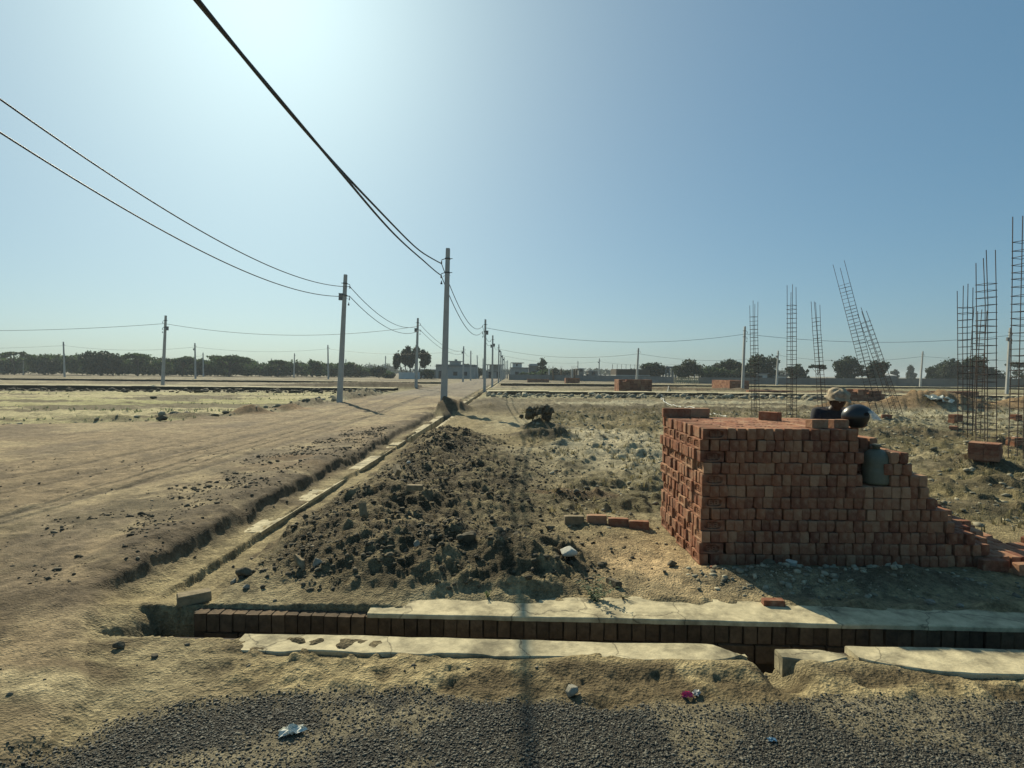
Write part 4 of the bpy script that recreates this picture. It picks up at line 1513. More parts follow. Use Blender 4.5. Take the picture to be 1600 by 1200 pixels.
for a, b, s, txt in (('a3', 'a4', .5, 'short cable between the second and third receding road poles'), ('a4', 'a5', .4, 'short cable between the third and fourth receding road poles'),
                     ('b3', 'b4', .6, 'faint cable along the front of the pale flat house'),
                     ('c1', 'b2', .95, 'single cable crossing from the lone plot pole to the tree clump pole'),
                     ('a2', 'e1', 1.05, 'single cable crossing the sky from drain pole to white pole'),
                     ('e1', 'e2', .75, 'single cable crossing behind the leaning cages to the thick pale pole'),
                     ('d9', 'd6', .75, 'thin far cable above the dense round scrub tree'), ('d6', 'd3', .75, 'thin far cable above the middle of the scrub belt'),
                     ('d3', 'b3', .8, 'thin far cable passing behind the tall clump of trees'), ('a4', 'f1', .9, 'thin far cable from the third road pole to the lone stack pole'),
                     ('f1', 'f2', .9, 'thin far cable over the fence panel towards the upright cages'), ('f2', 'f3', .8, 'thin far cable over the compound wall behind leaning cages'),
                     ('d10', 'd8', .6, 'very faint cable at the start of the scrub belt'), ('d8', 'd7', .6, 'very faint cable behind the lone plot pole'),
                     ('a5', 'g1', .9, 'very faint cable over the bare concrete columns'), ('g1', 'g3', .8, 'very faint cable over the unfinished brick house')):
    span(tip(a, .75, .3), tip(b, .75, .3), s, .017, txt)
for k, (key, u, v, txt) in enumerate((('c1', -420, 497, 'single cable leaving the lone plot pole across the open sky'), ('d9', -300, 535, 'thin far cable leaving the tall scrub pole towards the picture edge'),
                                      ('f3', 1850, 552, 'thin far cable leaving the compound wall pole behind tall cages'), ('e2', 2050, 505, 'single cable leaving the thick pale pole behind the tallest cage'))):
    P = tip(key, .75, .3)
    span(P, at(u, v, P.y), .9, .017, txt)

# ------------------------------------------------------------------ reinforcement cages
def cage(ut, vt, ub, vb, w, d, label, seed, skew=0.0):
    q = random.Random(seed)
    b = at(ub, vb, d)
    t = at(ut, vt, d)
    zb = TZ(b.x, d)
    base = Vector((b.x, d, zb - .05))
    H = (t - base).length
    ax = (t - base).normalized()
    e = empty('rebar_cage', base, label, 'rebar cage', 'rebar cages standing on the plots')
    e.rotation_euler = (Vector((0, 0, 1)).rotation_difference(ax).to_matrix() @ Matrix.Rotation(q.uniform(.15, .5), 3, 'Z')).to_euler()
    h = w / 2
    tops = []
    for sx, sy in ((-1, -1), (1, -1), (1, 1), (-1, 1)):
        tz = H * q.uniform(.96, 1.02)
        m = MB()
        dx, dy = q.uniform(-.03, .03), q.uniform(-.03, .03)
        m.tube([(sx * h * 1.05, sy * h * 1.05, -.1), (sx * h + q.uniform(-.012, .012), sy * h, H * .4), (sx * h, sy * h + q.uniform(-.012, .012), H * .75), (sx * h + dx, sy * h + dy, tz)], .009, 5)
        m.build('bar', M['steel'], e)
    r_ = .0065
    m = MB()
    k = h + .012
    m.tube([(-k, -k, 0), (k, -k, 0), (k, k, 0), (-k, k, 0), (-k, -k + .001, 0)], r_, 4)
    me = m.mesh('stirrup', M['steel'])
    z = .25
    while z < H * .88:
        st = link('stirrup', me, e, (0, 0, z), (q.uniform(-.05, .05), q.uniform(-.05, .05), 0))
        z += .155 + q.uniform(-.025, .025)


cage(1177, 472, 1181, 650, .20, 22.5, 'short upright cage behind the white pole, over the dark round tree', 1)
cage(1237, 449, 1237, 658, .21, 20.0, 'plain upright cage standing over the middle of the big stack', 2)
cage(1273, 470, 1286, 652, .20, 22.5, 'slightly tilted cage just beyond the capped man', 3)
cage(1311, 413, 1373, 649, .30, 24.0, 'long cage leaning far over, the longer of the leaning pair', 4)
cage(1345, 481, 1405, 658, .22, 21.0, 'shorter and thinner leaning cage under the long leaning one', 5)
cage(1508, 447, 1508, 690, .21, 14.5, 'straight cage of medium height beside the brown sand mound', 6)
cage(1531, 478, 1521, 684, .19, 15.5, 'low tapering cage tilted behind the taller straight one', 7)
cage(1541, 398, 1541, 702, .25, 13.0, 'tall straight cage just before the thick pale pole', 8)
cage(1602, 327, 1594, 718, .25, 11.4, 'tallest cage of all, cut by the picture edge', 9)

# hose
mb = MB()
pts = []
for u, v in ((1046, 611), (1036, 617), (1032, 625), (1038, 632), (1052, 636), (1072, 639), (1092, 643), (1112, 650), (1135, 654)):
    g = G(u, v)
    pts.append(Vector((g.x, g.y, TZ(g.x, g.y) + .05)))
sm = []
for i in range(len(pts) - 1):
    for k in range(6):
        sm.append(pts[i].lerp(pts[i + 1], k / 6))
sm.append(pts[-1])
for _ in range(6):
    sm = [sm[0]] + [(sm[i - 1] + sm[i] * 2 + sm[i + 1]) / 4 for i in range(1, len(sm) - 1)] + [sm[-1]]
for p in sm:
    p.z = TZ(p.x, p.y) + .05
tag(MB().tube(sm, .022, 6).build('hose', M['white'], None, True), 'pale hose curling from the low drain wall across the plot', 'hose')

# ------------------------------------------------------------------ trees
def leaf_quads(cs, rs, n, size, q, hollow=.35, drop=0.0):
    """n leaf clumps spread through ellipsoids (centres cs, radii rs)"""
    cs, rs = np.array(cs, float), np.array(rs, float)
    vol = rs.prod(1) ** .75
    pick_ = q.choice(len(cs), n, p=vol / vol.sum())
    d = q.normal(size=(n, 3))
    d /= np.linalg.norm(d, axis=1)[:, None]
    rr = (hollow + (1 - hollow) * q.uniform(0, 1, n) ** .6)[:, None]
    rr = rr * (1 + .22 * q.normal(size=(n, 1)) * (q.uniform(0, 1, (n, 1)) < .3))
    P = cs[pick_] + d * rs[pick_] * rr
    a = q.normal(size=(n, 3))
    a /= np.linalg.norm(a, axis=1)[:, None]
    b = np.cross(a, q.normal(size=(n, 3)))
    b /= np.linalg.norm(b, axis=1)[:, None]
    s = (size * q.uniform(.5, 1.3, n))[:, None]
    a, b = a * s, b * s * .6
    V = np.stack([P - a, P - b * .8, P + a, P + b], 1).reshape(-1, 3)
    return V, np.arange(n * 4).reshape(n, 4)


def tree(u, vt, d, w, label, kind='round', name='tree', n=2600, size=None, mat='leaf_dark', seed=0, base_v=None, grp='trees around the plots'):
    q = np.random.default_rng(seed + int(u))
    t = at(u, vt, d)
    H = t.z
    e = empty(name, (t.x, d, 0), label, 'tree', grp)
    size = size or .0024 * d
    n = int(n * 1.5)
    if d < 135 and kind in ('round', 'bush'):
        w *= 1.22
    cs, rs = [], []
    tr = MB()
    if kind == 'round':
        for k in range(20):
            a, rr = q.uniform(0, 6.283), q.uniform(.1, .42) * w
            zc = H * q.uniform(.25, .80)
            s = w * q.uniform(.09, .22)
            zc = min(zc, H - s * .8)
            cs.append((rr * math.cos(a), rr * math.sin(a) * .8, zc))
            rs.append((s, s, s * .8))
        cs.append((0, 0, H * .80))
        rs.append((w * .22, w * .22, H * .2))
        trunk_top = H * .5
        tr.tube([(0, 0, -.3), (.05, 0, H * .25), (0, .05, H * .5)], [w * .035, w * .028, w * .018], 7)
    elif kind == 'umbrella':
        for k in range(12):
            a, rr = q.uniform(0, 6.283), q.uniform(.05, .42) * w
            s = w * q.uniform(.10, .18)
            cs.append((rr * math.cos(a), rr * math.sin(a), H * (.93 - .25 * (rr / w) - q.uniform(0, .10))))
            rs.append((s, s, s * .30))
        trunk_top = H * .6
        tr.tube([(0, 0, -.3), (.1, 0, H * .35), (0, .05, H * .62)], [w * .022, w * .017, w * .012], 7)
    elif kind == 'column':
        for k in range(16):
            xx = (k % 6 - 2.5) / 6 * w + q.uniform(-.3, .3)
            hh = H * (1 - .28 * abs(xx) / (w / 2)) * q.uniform(.90, 1.0)
            s = w * q.uniform(.075, .11)
            zc = hh - s * 1.5 if k < 6 else hh * q.uniform(.42, .75)
            cs.append((xx, q.uniform(-.2, .2) * w, zc))
            rs.append((s, s, s * 1.8))
        trunk_top = H * .4
        for k in range(6):
            xx = (k - 2.5) / 6 * w
            tr.tube([(xx * .5, 0, -.3), (xx * .8, 0, H * .3), (xx, .1, H * .8)], [.16, .12, .05], 6)
    else:                                   # hedge-like low bush
        for k in range(9):
            xx = q.uniform(-.42, .42) * w
            s = H * q.uniform(.26, .42)
            cs.append((xx, q.uniform(-.2, .2) * w, H * q.uniform(.3, .62)))
            rs.append((s * 1.25, s, s * .9))
        trunk_top = H * .3
        tr.tube([(0, 0, -.3), (0, 0, H * .4)], [w * .03, w * .015], 6)
    for c, r_ in list(zip(cs, rs))[:9]:
        if kind in ('round', 'umbrella'):
            mid = (c[0] * .5, c[1] * .5, trunk_top * .8 + (c[2] - trunk_top * .8) * .45)
            tr.tube([(0, 0, trunk_top * .7), mid, c], [w * .014, w * .009, w * .004], 5)
    tr.build('trunk', M['bark'], e)
    V, F4 = leaf_quads(cs, rs, n, size, q, .25 if kind != 'umbrella' else .1)
    V[:, 2] = np.maximum(V[:, 2], .1)
    link('crown', array_mesh('crown', V, F4, M[mat]), e)
    return e


# belt of scrub: one mass, plus the crowns one can tell apart
def scrub_mass():
    q = np.random.default_rng(5)
    Vs, Fs, n0 = [], [], 0
    tops = [(-260, 556), (-120, 552), (0, 555), (35, 556), (60, 552), (100, 551), (140, 551), (160, 549), (200, 558), (250, 557), (275, 560), (300, 558), (330, 560), (370, 557), (410, 565), (450, 563), (490, 565), (520, 568), (545, 568), (570, 573), (600, 575)]
    cs, rs = [], []
    for u in np.arange(-200, 605, 4.2):
        Y = 150 + (u > 300) * (u - 300) * .07 + q.uniform(0, 14)
        vt = np.interp(u, [a for a, _ in tops], [b for _, b in tops]) + q.uniform(-.5, 6)
        p = at(u, vt, Y)
        H = max(1.6, p.z)
        k = q.uniform(.5, 1)
        for lev in (.28, .55, .84):
            s = q.uniform(1.0, 1.9)
            cs.append((p.x + q.uniform(-1, 1), Y + q.uniform(-1.5, 1.5), H * lev - (.4 if lev > .8 else 0)))
            rs.append((s * 1.5, s, min(s * .75, H * .26)))
    V, F4 = leaf_quads(cs, rs, 75000, .42, q, .15)
    V[:, 2] = np.maximum(V[:, 2], .05)
    o = link('scrub_belt', array_mesh('scrub_belt', V, F4, M['leaf_scrub']))
    tag(o, 'long dark green belt of thorn scrub closing the plots', 'scrub', kind='stuff')
    cs2 = []
    rs2 = []
    for u in np.arange(380, 1250, 5):
        Y = 330 + q.uniform(0, 120)
        p = at(u, (571 if u < 620 else 578) + q.uniform(-3, 4), Y)
        s = q.uniform(2.5, 5)
        cs2.append((p.x, Y, p.z * .6))
        rs2.append((s * 1.2, s, p.z * .42))
    V, F4 = leaf_quads(cs2, rs2, 14000, 1.0, q, .2)
    V[:, 2] = np.maximum(V[:, 2], .05)
    tag(link('distant_treeline', array_mesh('distant_treeline', V, F4, M['leaf_euc'])), 'pale hazy line of trees far behind the scrub and the houses', 'tree line', kind='stuff')


scrub_mass()
sb = 'thorn trees standing out of the scrub belt'
tree(22, 546, 148, 7, 'thin umbrella tree poking above the scrub nearest the picture edge', 'umbrella', n=500, mat='leaf_scrub', grp=sb)
tree(158, 547.5, 147, 10, 'dense dark round tree bulging above the scrub belt', 'round', n=3200, mat='leaf_dark', grp=sb)
tree(215, 551, 147, 11, 'flat topped thorn tree with sky showing through its branches', 'umbrella', n=1000, mat='leaf_scrub', grp=sb)
tree(285, 557, 150, 9, 'low spreading thorn tree between the plot pole and the boxed far pole', 'umbrella', n=1100, mat='leaf_scrub', grp=sb)
tree(358, 554, 150, 13, 'broad thorn tree with an arching bare top in the scrub belt', 'umbrella', n=1500, mat='leaf_scrub', grp=sb)
tree(434, 561, 155, 8, 'rounded hump of thorn tree behind the far pole', 'umbrella', n=1100, mat='leaf_scrub', grp=sb)
tree(488, 562, 158, 6, 'small bushy tree in the thinning part of the scrub', 'round', n=1000, mat='leaf_scrub', grp=sb)
tree(548, 566, 162, 8, 'bushy tree beside the boxed pole at the thin end of scrub', 'round', n=1300, mat='leaf_scrub', grp=sb)
tree(592, 572, 150, 4, 'small dark bush closing the end of the scrub belt', 'round', n=900, mat='leaf_dark', grp=sb)
tree(645, 537, 140, 8.8, 'tall dark clump of slender trees behind the white boundary wall', 'column', n=5200, mat='leaf_euc')
tree(610, 582, 138, 3, 'low bush before the tall clump of trees', 'bush', n=500)
tree(664, 576, 142, 4, 'low dark bush beside the white car', 'bush', n=500)
tree(729, 567, 185, 3.4, 'small round tree showing over the roof of the pale flat house', 'umbrella', n=500, mat='leaf_euc')
tree(748, 575, 160, 3.2, 'little dark tree between the pale flat house and the road poles', 'round', n=500)
tree(848, 559.5, 150, 3.6, 'small round headed tree standing up behind the grey boundary wall', 'round', n=1500, size=.24, mat='leaf_euc')
tree(827, 579, 140, 4.5, 'low green bush along the grey wall before the far white house', 'bush', n=600, mat='leaf_scrub')
tree(852, 577, 142, 5, 'low green bush at the foot of the small round headed tree', 'bush', n=600, mat='leaf_scrub')
tree(868, 575, 170, 3.5, 'dark bush behind the first bare concrete column', 'round', n=500)
tree(890, 577, 170, 5, 'dark bush behind the middle of the bare concrete columns', 'bush', n=600)
tree(1023, 566, 130, 5.2, 'dark round tree behind the unfinished brick house', 'round', n=1900)
tree(1076, 561, 118, 5.0, 'dark round tree behind the slatted fence panel', 'round', n=2200)
tree(1117, 570, 116, 5.2, 'leafy green bush between the fence panel and the taller dark trees', 'bush', n=1500, mat='leaf_scrub')
tree(1143, 561, 118, 5.8, 'wide dark tree just before the white pole', 'round', n=2400)
tree(1185, 553, 116, 7.0, 'tallest dark dome of tree behind the white pole', 'round', n=3300)
tree(1161, 572, 114, 5.0, 'dark undergrowth bush below the tallest dome of tree', 'bush', n=1200)
tree(1206, 571, 114, 4.0, 'bush at the far flank of the tallest dome of tree', 'bush', n=900)
tree(1247, 568, 120, 3.6, 'small dark round tree just past the plain upright cage', 'round', n=1300)
tree(1278, 567, 120, 3.6, 'small tree with a flat spreading top below the tilted cage', 'umbrella', n=900, mat='leaf_dark')
tree(1326, 556, 116, 5.8, 'dense dark round tree behind the capped man', 'round', n=2800)
tree(1366, 563, 116, 4.2, 'dark round tree half hidden by the leaning cages', 'round', n=1800)
tree(1399, 577, 190, 3.0, 'pale small tree in the gap beyond the leaning cages', 'round', n=500, mat='leaf_euc')
tree(1423, 570, 200, 3.6, 'hazy cone shaped tree in the gap of the far trees', 'round', n=700, mat='leaf_euc')
tree(1463, 571, 122, 4.0, 'dark shrub beginning the broad thicket past the compound wall pole', 'round', n=1200)
tree(1488, 560, 118, 5.5, 'rounded half of the broad thicket behind the straight cage', 'round', n=2400)
tree(1520, 557, 116, 6.5, 'wider half of the broad thicket behind the tall straight cage', 'round', n=2900)
tree(1546, 572, 114, 4.0, 'low end of the broad thicket near the thick pale pole', 'bush', n=1200)
tree(1588, 563, 128, 5.0, 'thin open tree beyond the thick pale pole', 'umbrella', n=700, mat='leaf_euc')
tree(1615, 574, 122, 5.0, 'dark bush at the very edge behind the tallest cage', 'bush', n=900)

# ------------------------------------------------------------------ buildings and walls
def house(name, u0, u1, vt, d, dep, label, mat, wins=(), extra=None, parapet=True):
    a, b = at(u0, vt, d), at(u1, vt, d)
    w, h = b.x - a.x, a.z
    e = empty(name, (a.x, d, 0), label, 'building')
    MB().box(0, w, 0, dep, -.3, h).build('wall', M[mat], e)
    mb = MB()
    mb.box(-.25, w + .25, -.35, dep + .25, h + .003, h + .18)
    if parapet:
        for q in ((.0, w, .0, .15), (.0, w, dep - .15, dep), (.0, .15, .151, dep - .151), (w - .15, w, .151, dep - .151)):
            mb.box(q[0], q[1], q[2], q[3], h + .182, h + .55)
    mb.build('roof', M['plaster_dim'] if mat != 'plaster_dim' else M['plaster'], e)
    for wx, wz, ww, wh in wins:
        f = MB().box(wx * w - ww / 2 - .08, wx * w + ww / 2 + .08, -.06, -.003, wz - .08, wz + wh + .08).build('window' if wz > .3 else 'door', M['plaster_dim'], e)
        MB().box(wx * w - ww / 2, wx * w + ww / 2, -.09, -.063, wz, wz + wh).build('pane', M['darkhole'], f)
    return e, w, h


e, w, h = house('flat_house', 681, 742, 572.5, 150, 9, 'pale grey flat roofed house behind the pole across the road', 'plaster', ((.12, 0, .9, 2), (.5, .9, 1, .9), (.75, .9, 1, .9)))
MB().box(w * .34, w * .60, 1, 5, h + .56, h + 1.3).box(w * .30, w * .64, .7, 5.3, h + 1.305, h + 1.5).build('roof_room', M['plaster'], e)
MB().box(w * .46, w * .52, 2, 3, h + 1.505, h + 1.95).build('water_tank', M['plaster_dim'], e)
mb = MB()
a, b = at(623, 581.5, 136), at(656, 581.5, 136)
e = empty('boundary_wall', (a.x, 136, 0), 'low white boundary wall with rods on top before the tree clump', 'wall')
MB().box(0, b.x - a.x, 0, .25, -.2, a.z).build('wall_face', M['white'], e)
for k in range(4):
    xx = (b.x - a.x) * (.4 + .18 * k)
    MB().tube([(xx, .12, a.z - .05), (xx, .12, a.z + .75)], .05, 5).build('rod', M['pole'], e)
a, b = at(655, 577.5, 152), at(684, 577.5, 152)
e = empty('compound_wall', (a.x, 152, 0), 'dark bare wall joining the tree clump and the pale flat house', 'wall')
MB().box(0, b.x - a.x - .4, 0, .3, -.2, a.z).build('wall_face', M['plaster_dim'], e)
MB().box(-.05, b.x - a.x - .35, -.05, .35, a.z + .003, a.z + .1).build('coping', M['plaster'], e)

# white car parked by the dark wall
a = at(665.5, 590, 143)
e = empty('parked_car', (a.x, 143, TZ(a.x, 143)), 'small white car parked before the dark bare wall', 'car')
prof = [(-1.85, .35), (-1.9, .75), (-1.3, .92), (-.75, 1.38), (.75, 1.42), (1.45, .98), (1.9, .85), (1.9, .35)]
vs = [(x_, -.8, z_) for x_, z_ in prof] + [(x_, .8, z_) for x_, z_ in prof]
fs = [tuple(range(8)), tuple(reversed(range(8, 16)))] + [((i + 1) % 8, i, i + 8, (i + 1) % 8 + 8) for i in range(8)]
MB().add(vs, fs).build('body', M['white'], e)
MB().box(-.75, .65, -.815, -.803, .98, 1.32).build('side_window', M['darkhole'], e)
MB().add([(-1.25, -.7, .96), (-1.25, .7, .96), (-.79, .62, 1.36), (-.79, -.62, 1.36)], [(0, 1, 2, 3)]).build('windscreen', M['darkhole'], e)
for xx in (-1.2, 1.2):
    for yy in (-.78, .62):
        m = MB().tube([(xx, yy, .32), (xx, yy + .18, .32)], .32, 14)
        m.build('wheel', M['cable'], e)
e.rotation_euler.z = .9

e, w, h = house('roadside_house', 757, 789, 581, 160, 8, 'pale house at the end of the road behind the receding poles', 'plaster', ((.3, 0, 1, 2), (.7, 0, 1.1, 2)), parapet=False)
for xx in (.15, .85):
    MB().box(w * xx - .12, w * xx + .12, .2, .45, h + .185, h + 1.9).build('column', M['plaster'], e)
MB().box(w * .02, w * .98, -.2, 4, h + 1.903, h + 2.1).build('roof_slab', M['plaster_dim'], e)
MB().box(w * .22, w * .80, 2.5, 2.7, h + .185, h + 1.89).build('rear_wall', M['plaster'], e)
e, w, h = house('village_house', 798, 826, 575, 155, 7, 'white village house with an open upper room behind the grey wall', 'plaster', ((.35, 1.0, .9, 1.0),), parapet=False)
MB().box(w * .1, w * .62, .5, 4, h + .185, h + 1.35).build('upper_room', M['white'], e)
MB().box(w * .30, w * .38, .40, .49, h + .5, h + 1.1).build('window', M['darkhole'], e)
MB().box(w * .0, w * .75, .1, 4.5, h + 1.353, h + 1.5).build('roof_slab', M['plaster_dim'], e)
house('village_house', 827, 842, 571.5, 158, 6, 'small plain grey house beside the small round headed tree', 'plaster_dim', ((.5, 1.2, .9, 1.0),))


def long_wall(name, pts, label, cat, mat, post=3.0, pw=.16, top=.0):
    """wall through (u, v_top, depth) points; panels between posts"""
    P = [at(u, v, d) for u, v, d in pts]
    e = empty(name, (P[0].x, P[0].y, 0), label, cat)
    o0 = Vector((P[0].x, P[0].y, 0))
    mw, mp, mc = MB(), MB(), MB()
    for A, B in zip(P[:-1], P[1:]):
        L_ = math.hypot(B.x - A.x, B.y - A.y)
        n = max(1, int(L_ / post))
        ang = math.atan2(B.y - A.y, B.x - A.x)
        for i in range(n):
            p = A.lerp(B, i / n) - o0
            h = A.z + (B.z - A.z) * i / n
            Mx = Matrix.Translation((p.x, p.y, 0)) @ Matrix.Rotation(ang, 4, 'Z')
            nb = 4
            for k in range(nb):
                mw.box(pw * .52, L_ / n - pw * .52, -.03 + rnd.uniform(-.006, .006), .03, h * k / nb + (-.2 if k == 0 else .004), h * (k + 1) / nb, Mx)
            mp.box(-pw / 2, pw / 2, -.09, .09, -.2, h + .08 + rnd.uniform(-.03, .03), Mx)
    mw.build('wall_panel', M[mat], e)
    mp.build('wall_post', M[mat], e)
    return e


long_wall('boundary_wall', [(796, 585, 128), (1000, 587.5, 118)], 'long grey boundary wall before the far village houses', 'wall', 'plaster_dim', 4.0)
long_wall('compound_wall', [(1000, 588.0, 112), (1054, 588.5, 110)], 'dark wall stretch behind the lone oblong brick stack', 'wall', 'plaster_dim', 3.0)
long_wall('compound_wall', [(1092, 589.5, 108), (1240, 590.6, 104), (1400, 591, 100)], 'long grey compound wall before the dark round trees', 'wall', 'panel', 2.4)
long_wall('compound_wall', [(1400.5, 591.2, 100), (1530, 591.8, 92), (1700, 592.0, 84)], 'lighter panelled compound wall before the broad thicket', 'wall', 'panel', 2.1)
# pale slatted fence panel
a, b = at(1054, 589.8, 106), at(1091, 589.8, 106)
e = empty('slatted_fence', (a.x, 106, 0), 'pale fence panel of upright slats before the dark trees', 'fence')
w, h = b.x - a.x, a.z
mb = MB()
for k in range(13):
    xx = w * k / 12
    mb.box(xx - .09, xx + .09, -.04, .04, 0, h)
mb.build('slats', M['concrete'], e)
MB().box(-.1, w + .1, .045, .09, h * .82, h * .98).box(-.1, w + .1, .045, .09, .2, h * .6).build('rail', M['concrete'], e)

# bare columns of a started house
for k, (u, vt, d, lab) in enumerate(((858, 576.5, 126, 'pale slim bare column, first of the started house'), (864.5, 576.5, 124, 'brick column next to the pale slim one'), (877, 577, 125, 'brick column standing free in the middle of the started house'),
                                     (894, 577, 122, 'pale bare column at the start of the closer group of three'), (897.5, 576.5, 121, 'middle bare column of the closer group of three'), (901, 577, 123, 'last bare column of the closer group of three'))):
    p = at(u, vt, d)
    e = empty('bare_column', (p.x, d, 0), lab, 'column', 'bare columns of a started house')
    MB().box(-.19, .19, -.19, .19, -.2, p.z).build('shaft', M['pole'] if k in (0, 3) else M['old_brick'], e)
    for sx in (-1, 1):
        MB().tube([(sx * .12, 0, p.z - .05), (sx * .12, .02, p.z + .7)], .025, 4).build('bar', M['steel'], e)

# unfinished brick house with rods on the roof
a, b = at(963, 576.5, 122), at(1016, 576.5, 122)
e = empty('unfinished_house', (a.x, 122, 0), 'unfinished brick house with rods sticking out of its flat top', 'building')
w, h = b.x - a.x, a.z
MB().box(0, w, 0, 7, -.2, h * .48).build('lower_wall', M['old_brick'], e)
MB().box(0, w, 0, 7, h * .53, h).build('upper_wall', M['mortar'], e)
MB().box(-.04, w + .04, -.05, 7, h * .481, h * .529).build('concrete_band', M['pole'], e)
for k in range(8):
    xx = w * (.03 + .13 * k)
    MB().tube([(xx, .2, h - .05), (xx + .02, .2, h + 1.0)], .05, 4).build('rod', M['steel'], e)
a, b = at(1041, 572.5, 128), at(1066, 572.5, 128)
e = empty('concrete_frame', (a.x, 128, 0), 'bare concrete frame with a flat slab on columns among dark trees', 'building')
w, h = b.x - a.x, a.z
MB().box(-.2, w + .2, -.2, 6, h - .35, h).build('slab', M['plaster_dim'], e)
for k in range(6):
    for yy in (.2, 5.5):
        MB().box(w * k / 5 - .14, w * k / 5 + .14, yy - .14, yy + .14, -.2, h - .353).build('column', M['plaster_dim'], e)
house('low_shed', 920, 934, 580, 150, 5, 'dark block of a house behind the bare columns', 'plaster_dim', ((.5, 1.2, .8, .8),), parapet=False)
house('low_shed', 904, 912, 576.5, 152, 5, 'small dark tower room over the bare columns', 'plaster_dim', ((.5, 2.2, .6, .8),), parapet=False)
house('white_shed', 1184, 1199, 584.5, 112, 3, 'small whitish shed under the tallest dome of tree', 'white', ((.25, 0, .7, 1.5),), parapet=False)
house('white_shed', 1217, 1229, 587.5, 110, 3, 'low white hut beside the far white pole', 'white', ((.5, .5, .5, .6),), parapet=False)
a, b = at(1370, 586, 130), at(1402, 589, 130)
e = empty('tin_shed', (a.x, 130, 0), 'shed with a pale sloping tin roof behind the compound wall', 'building')
w = b.x - a.x
MB().box(.2, w - .2, .2, 4, -.2, 1.9).build('wall', M['plaster_dim'], e)
MB().add([(0, 0, 1.75), (w, 0, 1.75), (w, 4.4, 2.5), (0, 4.4, 2.5), (0, 0, 1.81), (w, 0, 1.81), (w, 4.4, 2.56), (0, 4.4, 2.56)], [(3, 2, 1, 0), (4, 5, 6, 7), (0, 1, 5, 4), (1, 2, 6, 5), (2, 3, 7, 6), (3, 0, 4, 7)]).build('roof', M['white'], e)

# ------------------------------------------------------------------ helmet, jug, person
TOPZ = 12 * CH
M['black_gloss'] = simple('black lacquer', (.010, .0105, .011), .36, .1, 10, spec=.6)
M['black_matt'] = simple('black lining', (.012, .012, .012), .9, .2, 30)


def visor_material():
    m, nt, p = nodes_of('clear visor')
    p.inputs['Base Color'].default_value = (.72, .76, .74, 1)
    p.inputs['Roughness'].default_value = .12
    p.inputs['Alpha'].default_value = .32
    p.inputs['Specular IOR Level'].default_value = .8
    return m


def helmet():
    p = at(1343, 672, 5.03)
    e = empty('motorcycle_helmet', (p.x, 5.06, TOPZ + .002), 'glossy black helmet with clear visor on top of the big stack', 'helmet', None, -.15)
    e.scale = (.86, .86, .80)
    rx, ry, rz = .138, .115, .128
    cz = .118
    def pt(th, ph, s=1.0):         # th azimuth from +x, ph elevation
        x_ = rx * math.cos(ph) * math.cos(th) * s
        y_ = ry * math.cos(ph) * math.sin(th) * s
        z_ = rz * math.sin(ph) * s
        if x_ < 0:
            x_ *= 1.06
        if z_ < 0:
            x_ *= 1 - .9 * abs(z_)
            y_ *= 1 - .9 * abs(z_)
        return (x_, y_, cz + z_)
    nt_, np_ = 40, 22
    V, F = [], []
    for i in range(np_ + 1):
        ph = -1.15 + (1.5708 + 1.15) * i / np_
        for k in range(nt_):
            V.append(pt(2 * math.pi * k / nt_, ph))
    for i in range(np_):
        ph = -1.15 + (1.5708 + 1.15) * (i + .5) / np_
        for k in range(nt_):
            th = (2 * math.pi * (k + .5) / nt_ + math.pi) % (2 * math.pi) - math.pi
            if abs(th) < 1.05 and -.72 < ph < .38:          # face opening
                continue
            k2 = (k + 1) % nt_
            F.append((i * nt_ + k, i * nt_ + k2, (i + 1) * nt_ + k2, (i + 1) * nt_ + k))
    o = MB().add(V, F).build('shell', M['black_gloss'], e, True)
    md = o.modifiers.new('thickness', 'SOLIDIFY')
    md.thickness = .006
    md.offset = 1
    V = [pt(2 * math.pi * k / 28, -1.1 + (1.5708 + 1.1) * i / 12, .93) for i in range(13) for k in range(28)]
    F = []
    for i in range(12):
        for k in range(28):
            th = (2 * math.pi * (k + .5) / 28 + math.pi) % (2 * math.pi) - math.pi
            if abs(th) < .95 and 2 <= i <= 6:
                continue
            F.append((i * 28 + k, i * 28 + (k + 1) % 28, (i + 1) * 28 + (k + 1) % 28, (i + 1) * 28 + k))
    MB().add(V, F).build('lining', M['black_matt'], e, True)
    V, F = [], []
    for i in range(10):
        a = i / 9
        for k in range(21):
            th = -1.2 + 2.4 * k / 20
            x_, y_, z_ = pt(th, .42, 1.03)
            f = math.cos(th * .75)
            V.append((x_ + a * .085 * f, y_ * (1 + .04 * a), z_ + .015 - a * .085 - .015 * a * a))
    for i in range(9):
        for k in range(20):
            F.append((i * 21 + k, i * 21 + k + 1, i * 21 + 22 + k, i * 21 + 21 + k))
    o = MB().add(V, F).build('visor', visor_material(), e, True)
    md = o.modifiers.new('thickness', 'SOLIDIFY')
    md.thickness = .003
    for s in (-1, 1):
        m = MB().tube([(.03, s * (ry + .003), cz + .035), (.03, s * (ry + .014), cz + .035)], .02, 14)
        m.build('visor_hinge', M['black_matt'], e)


helmet()


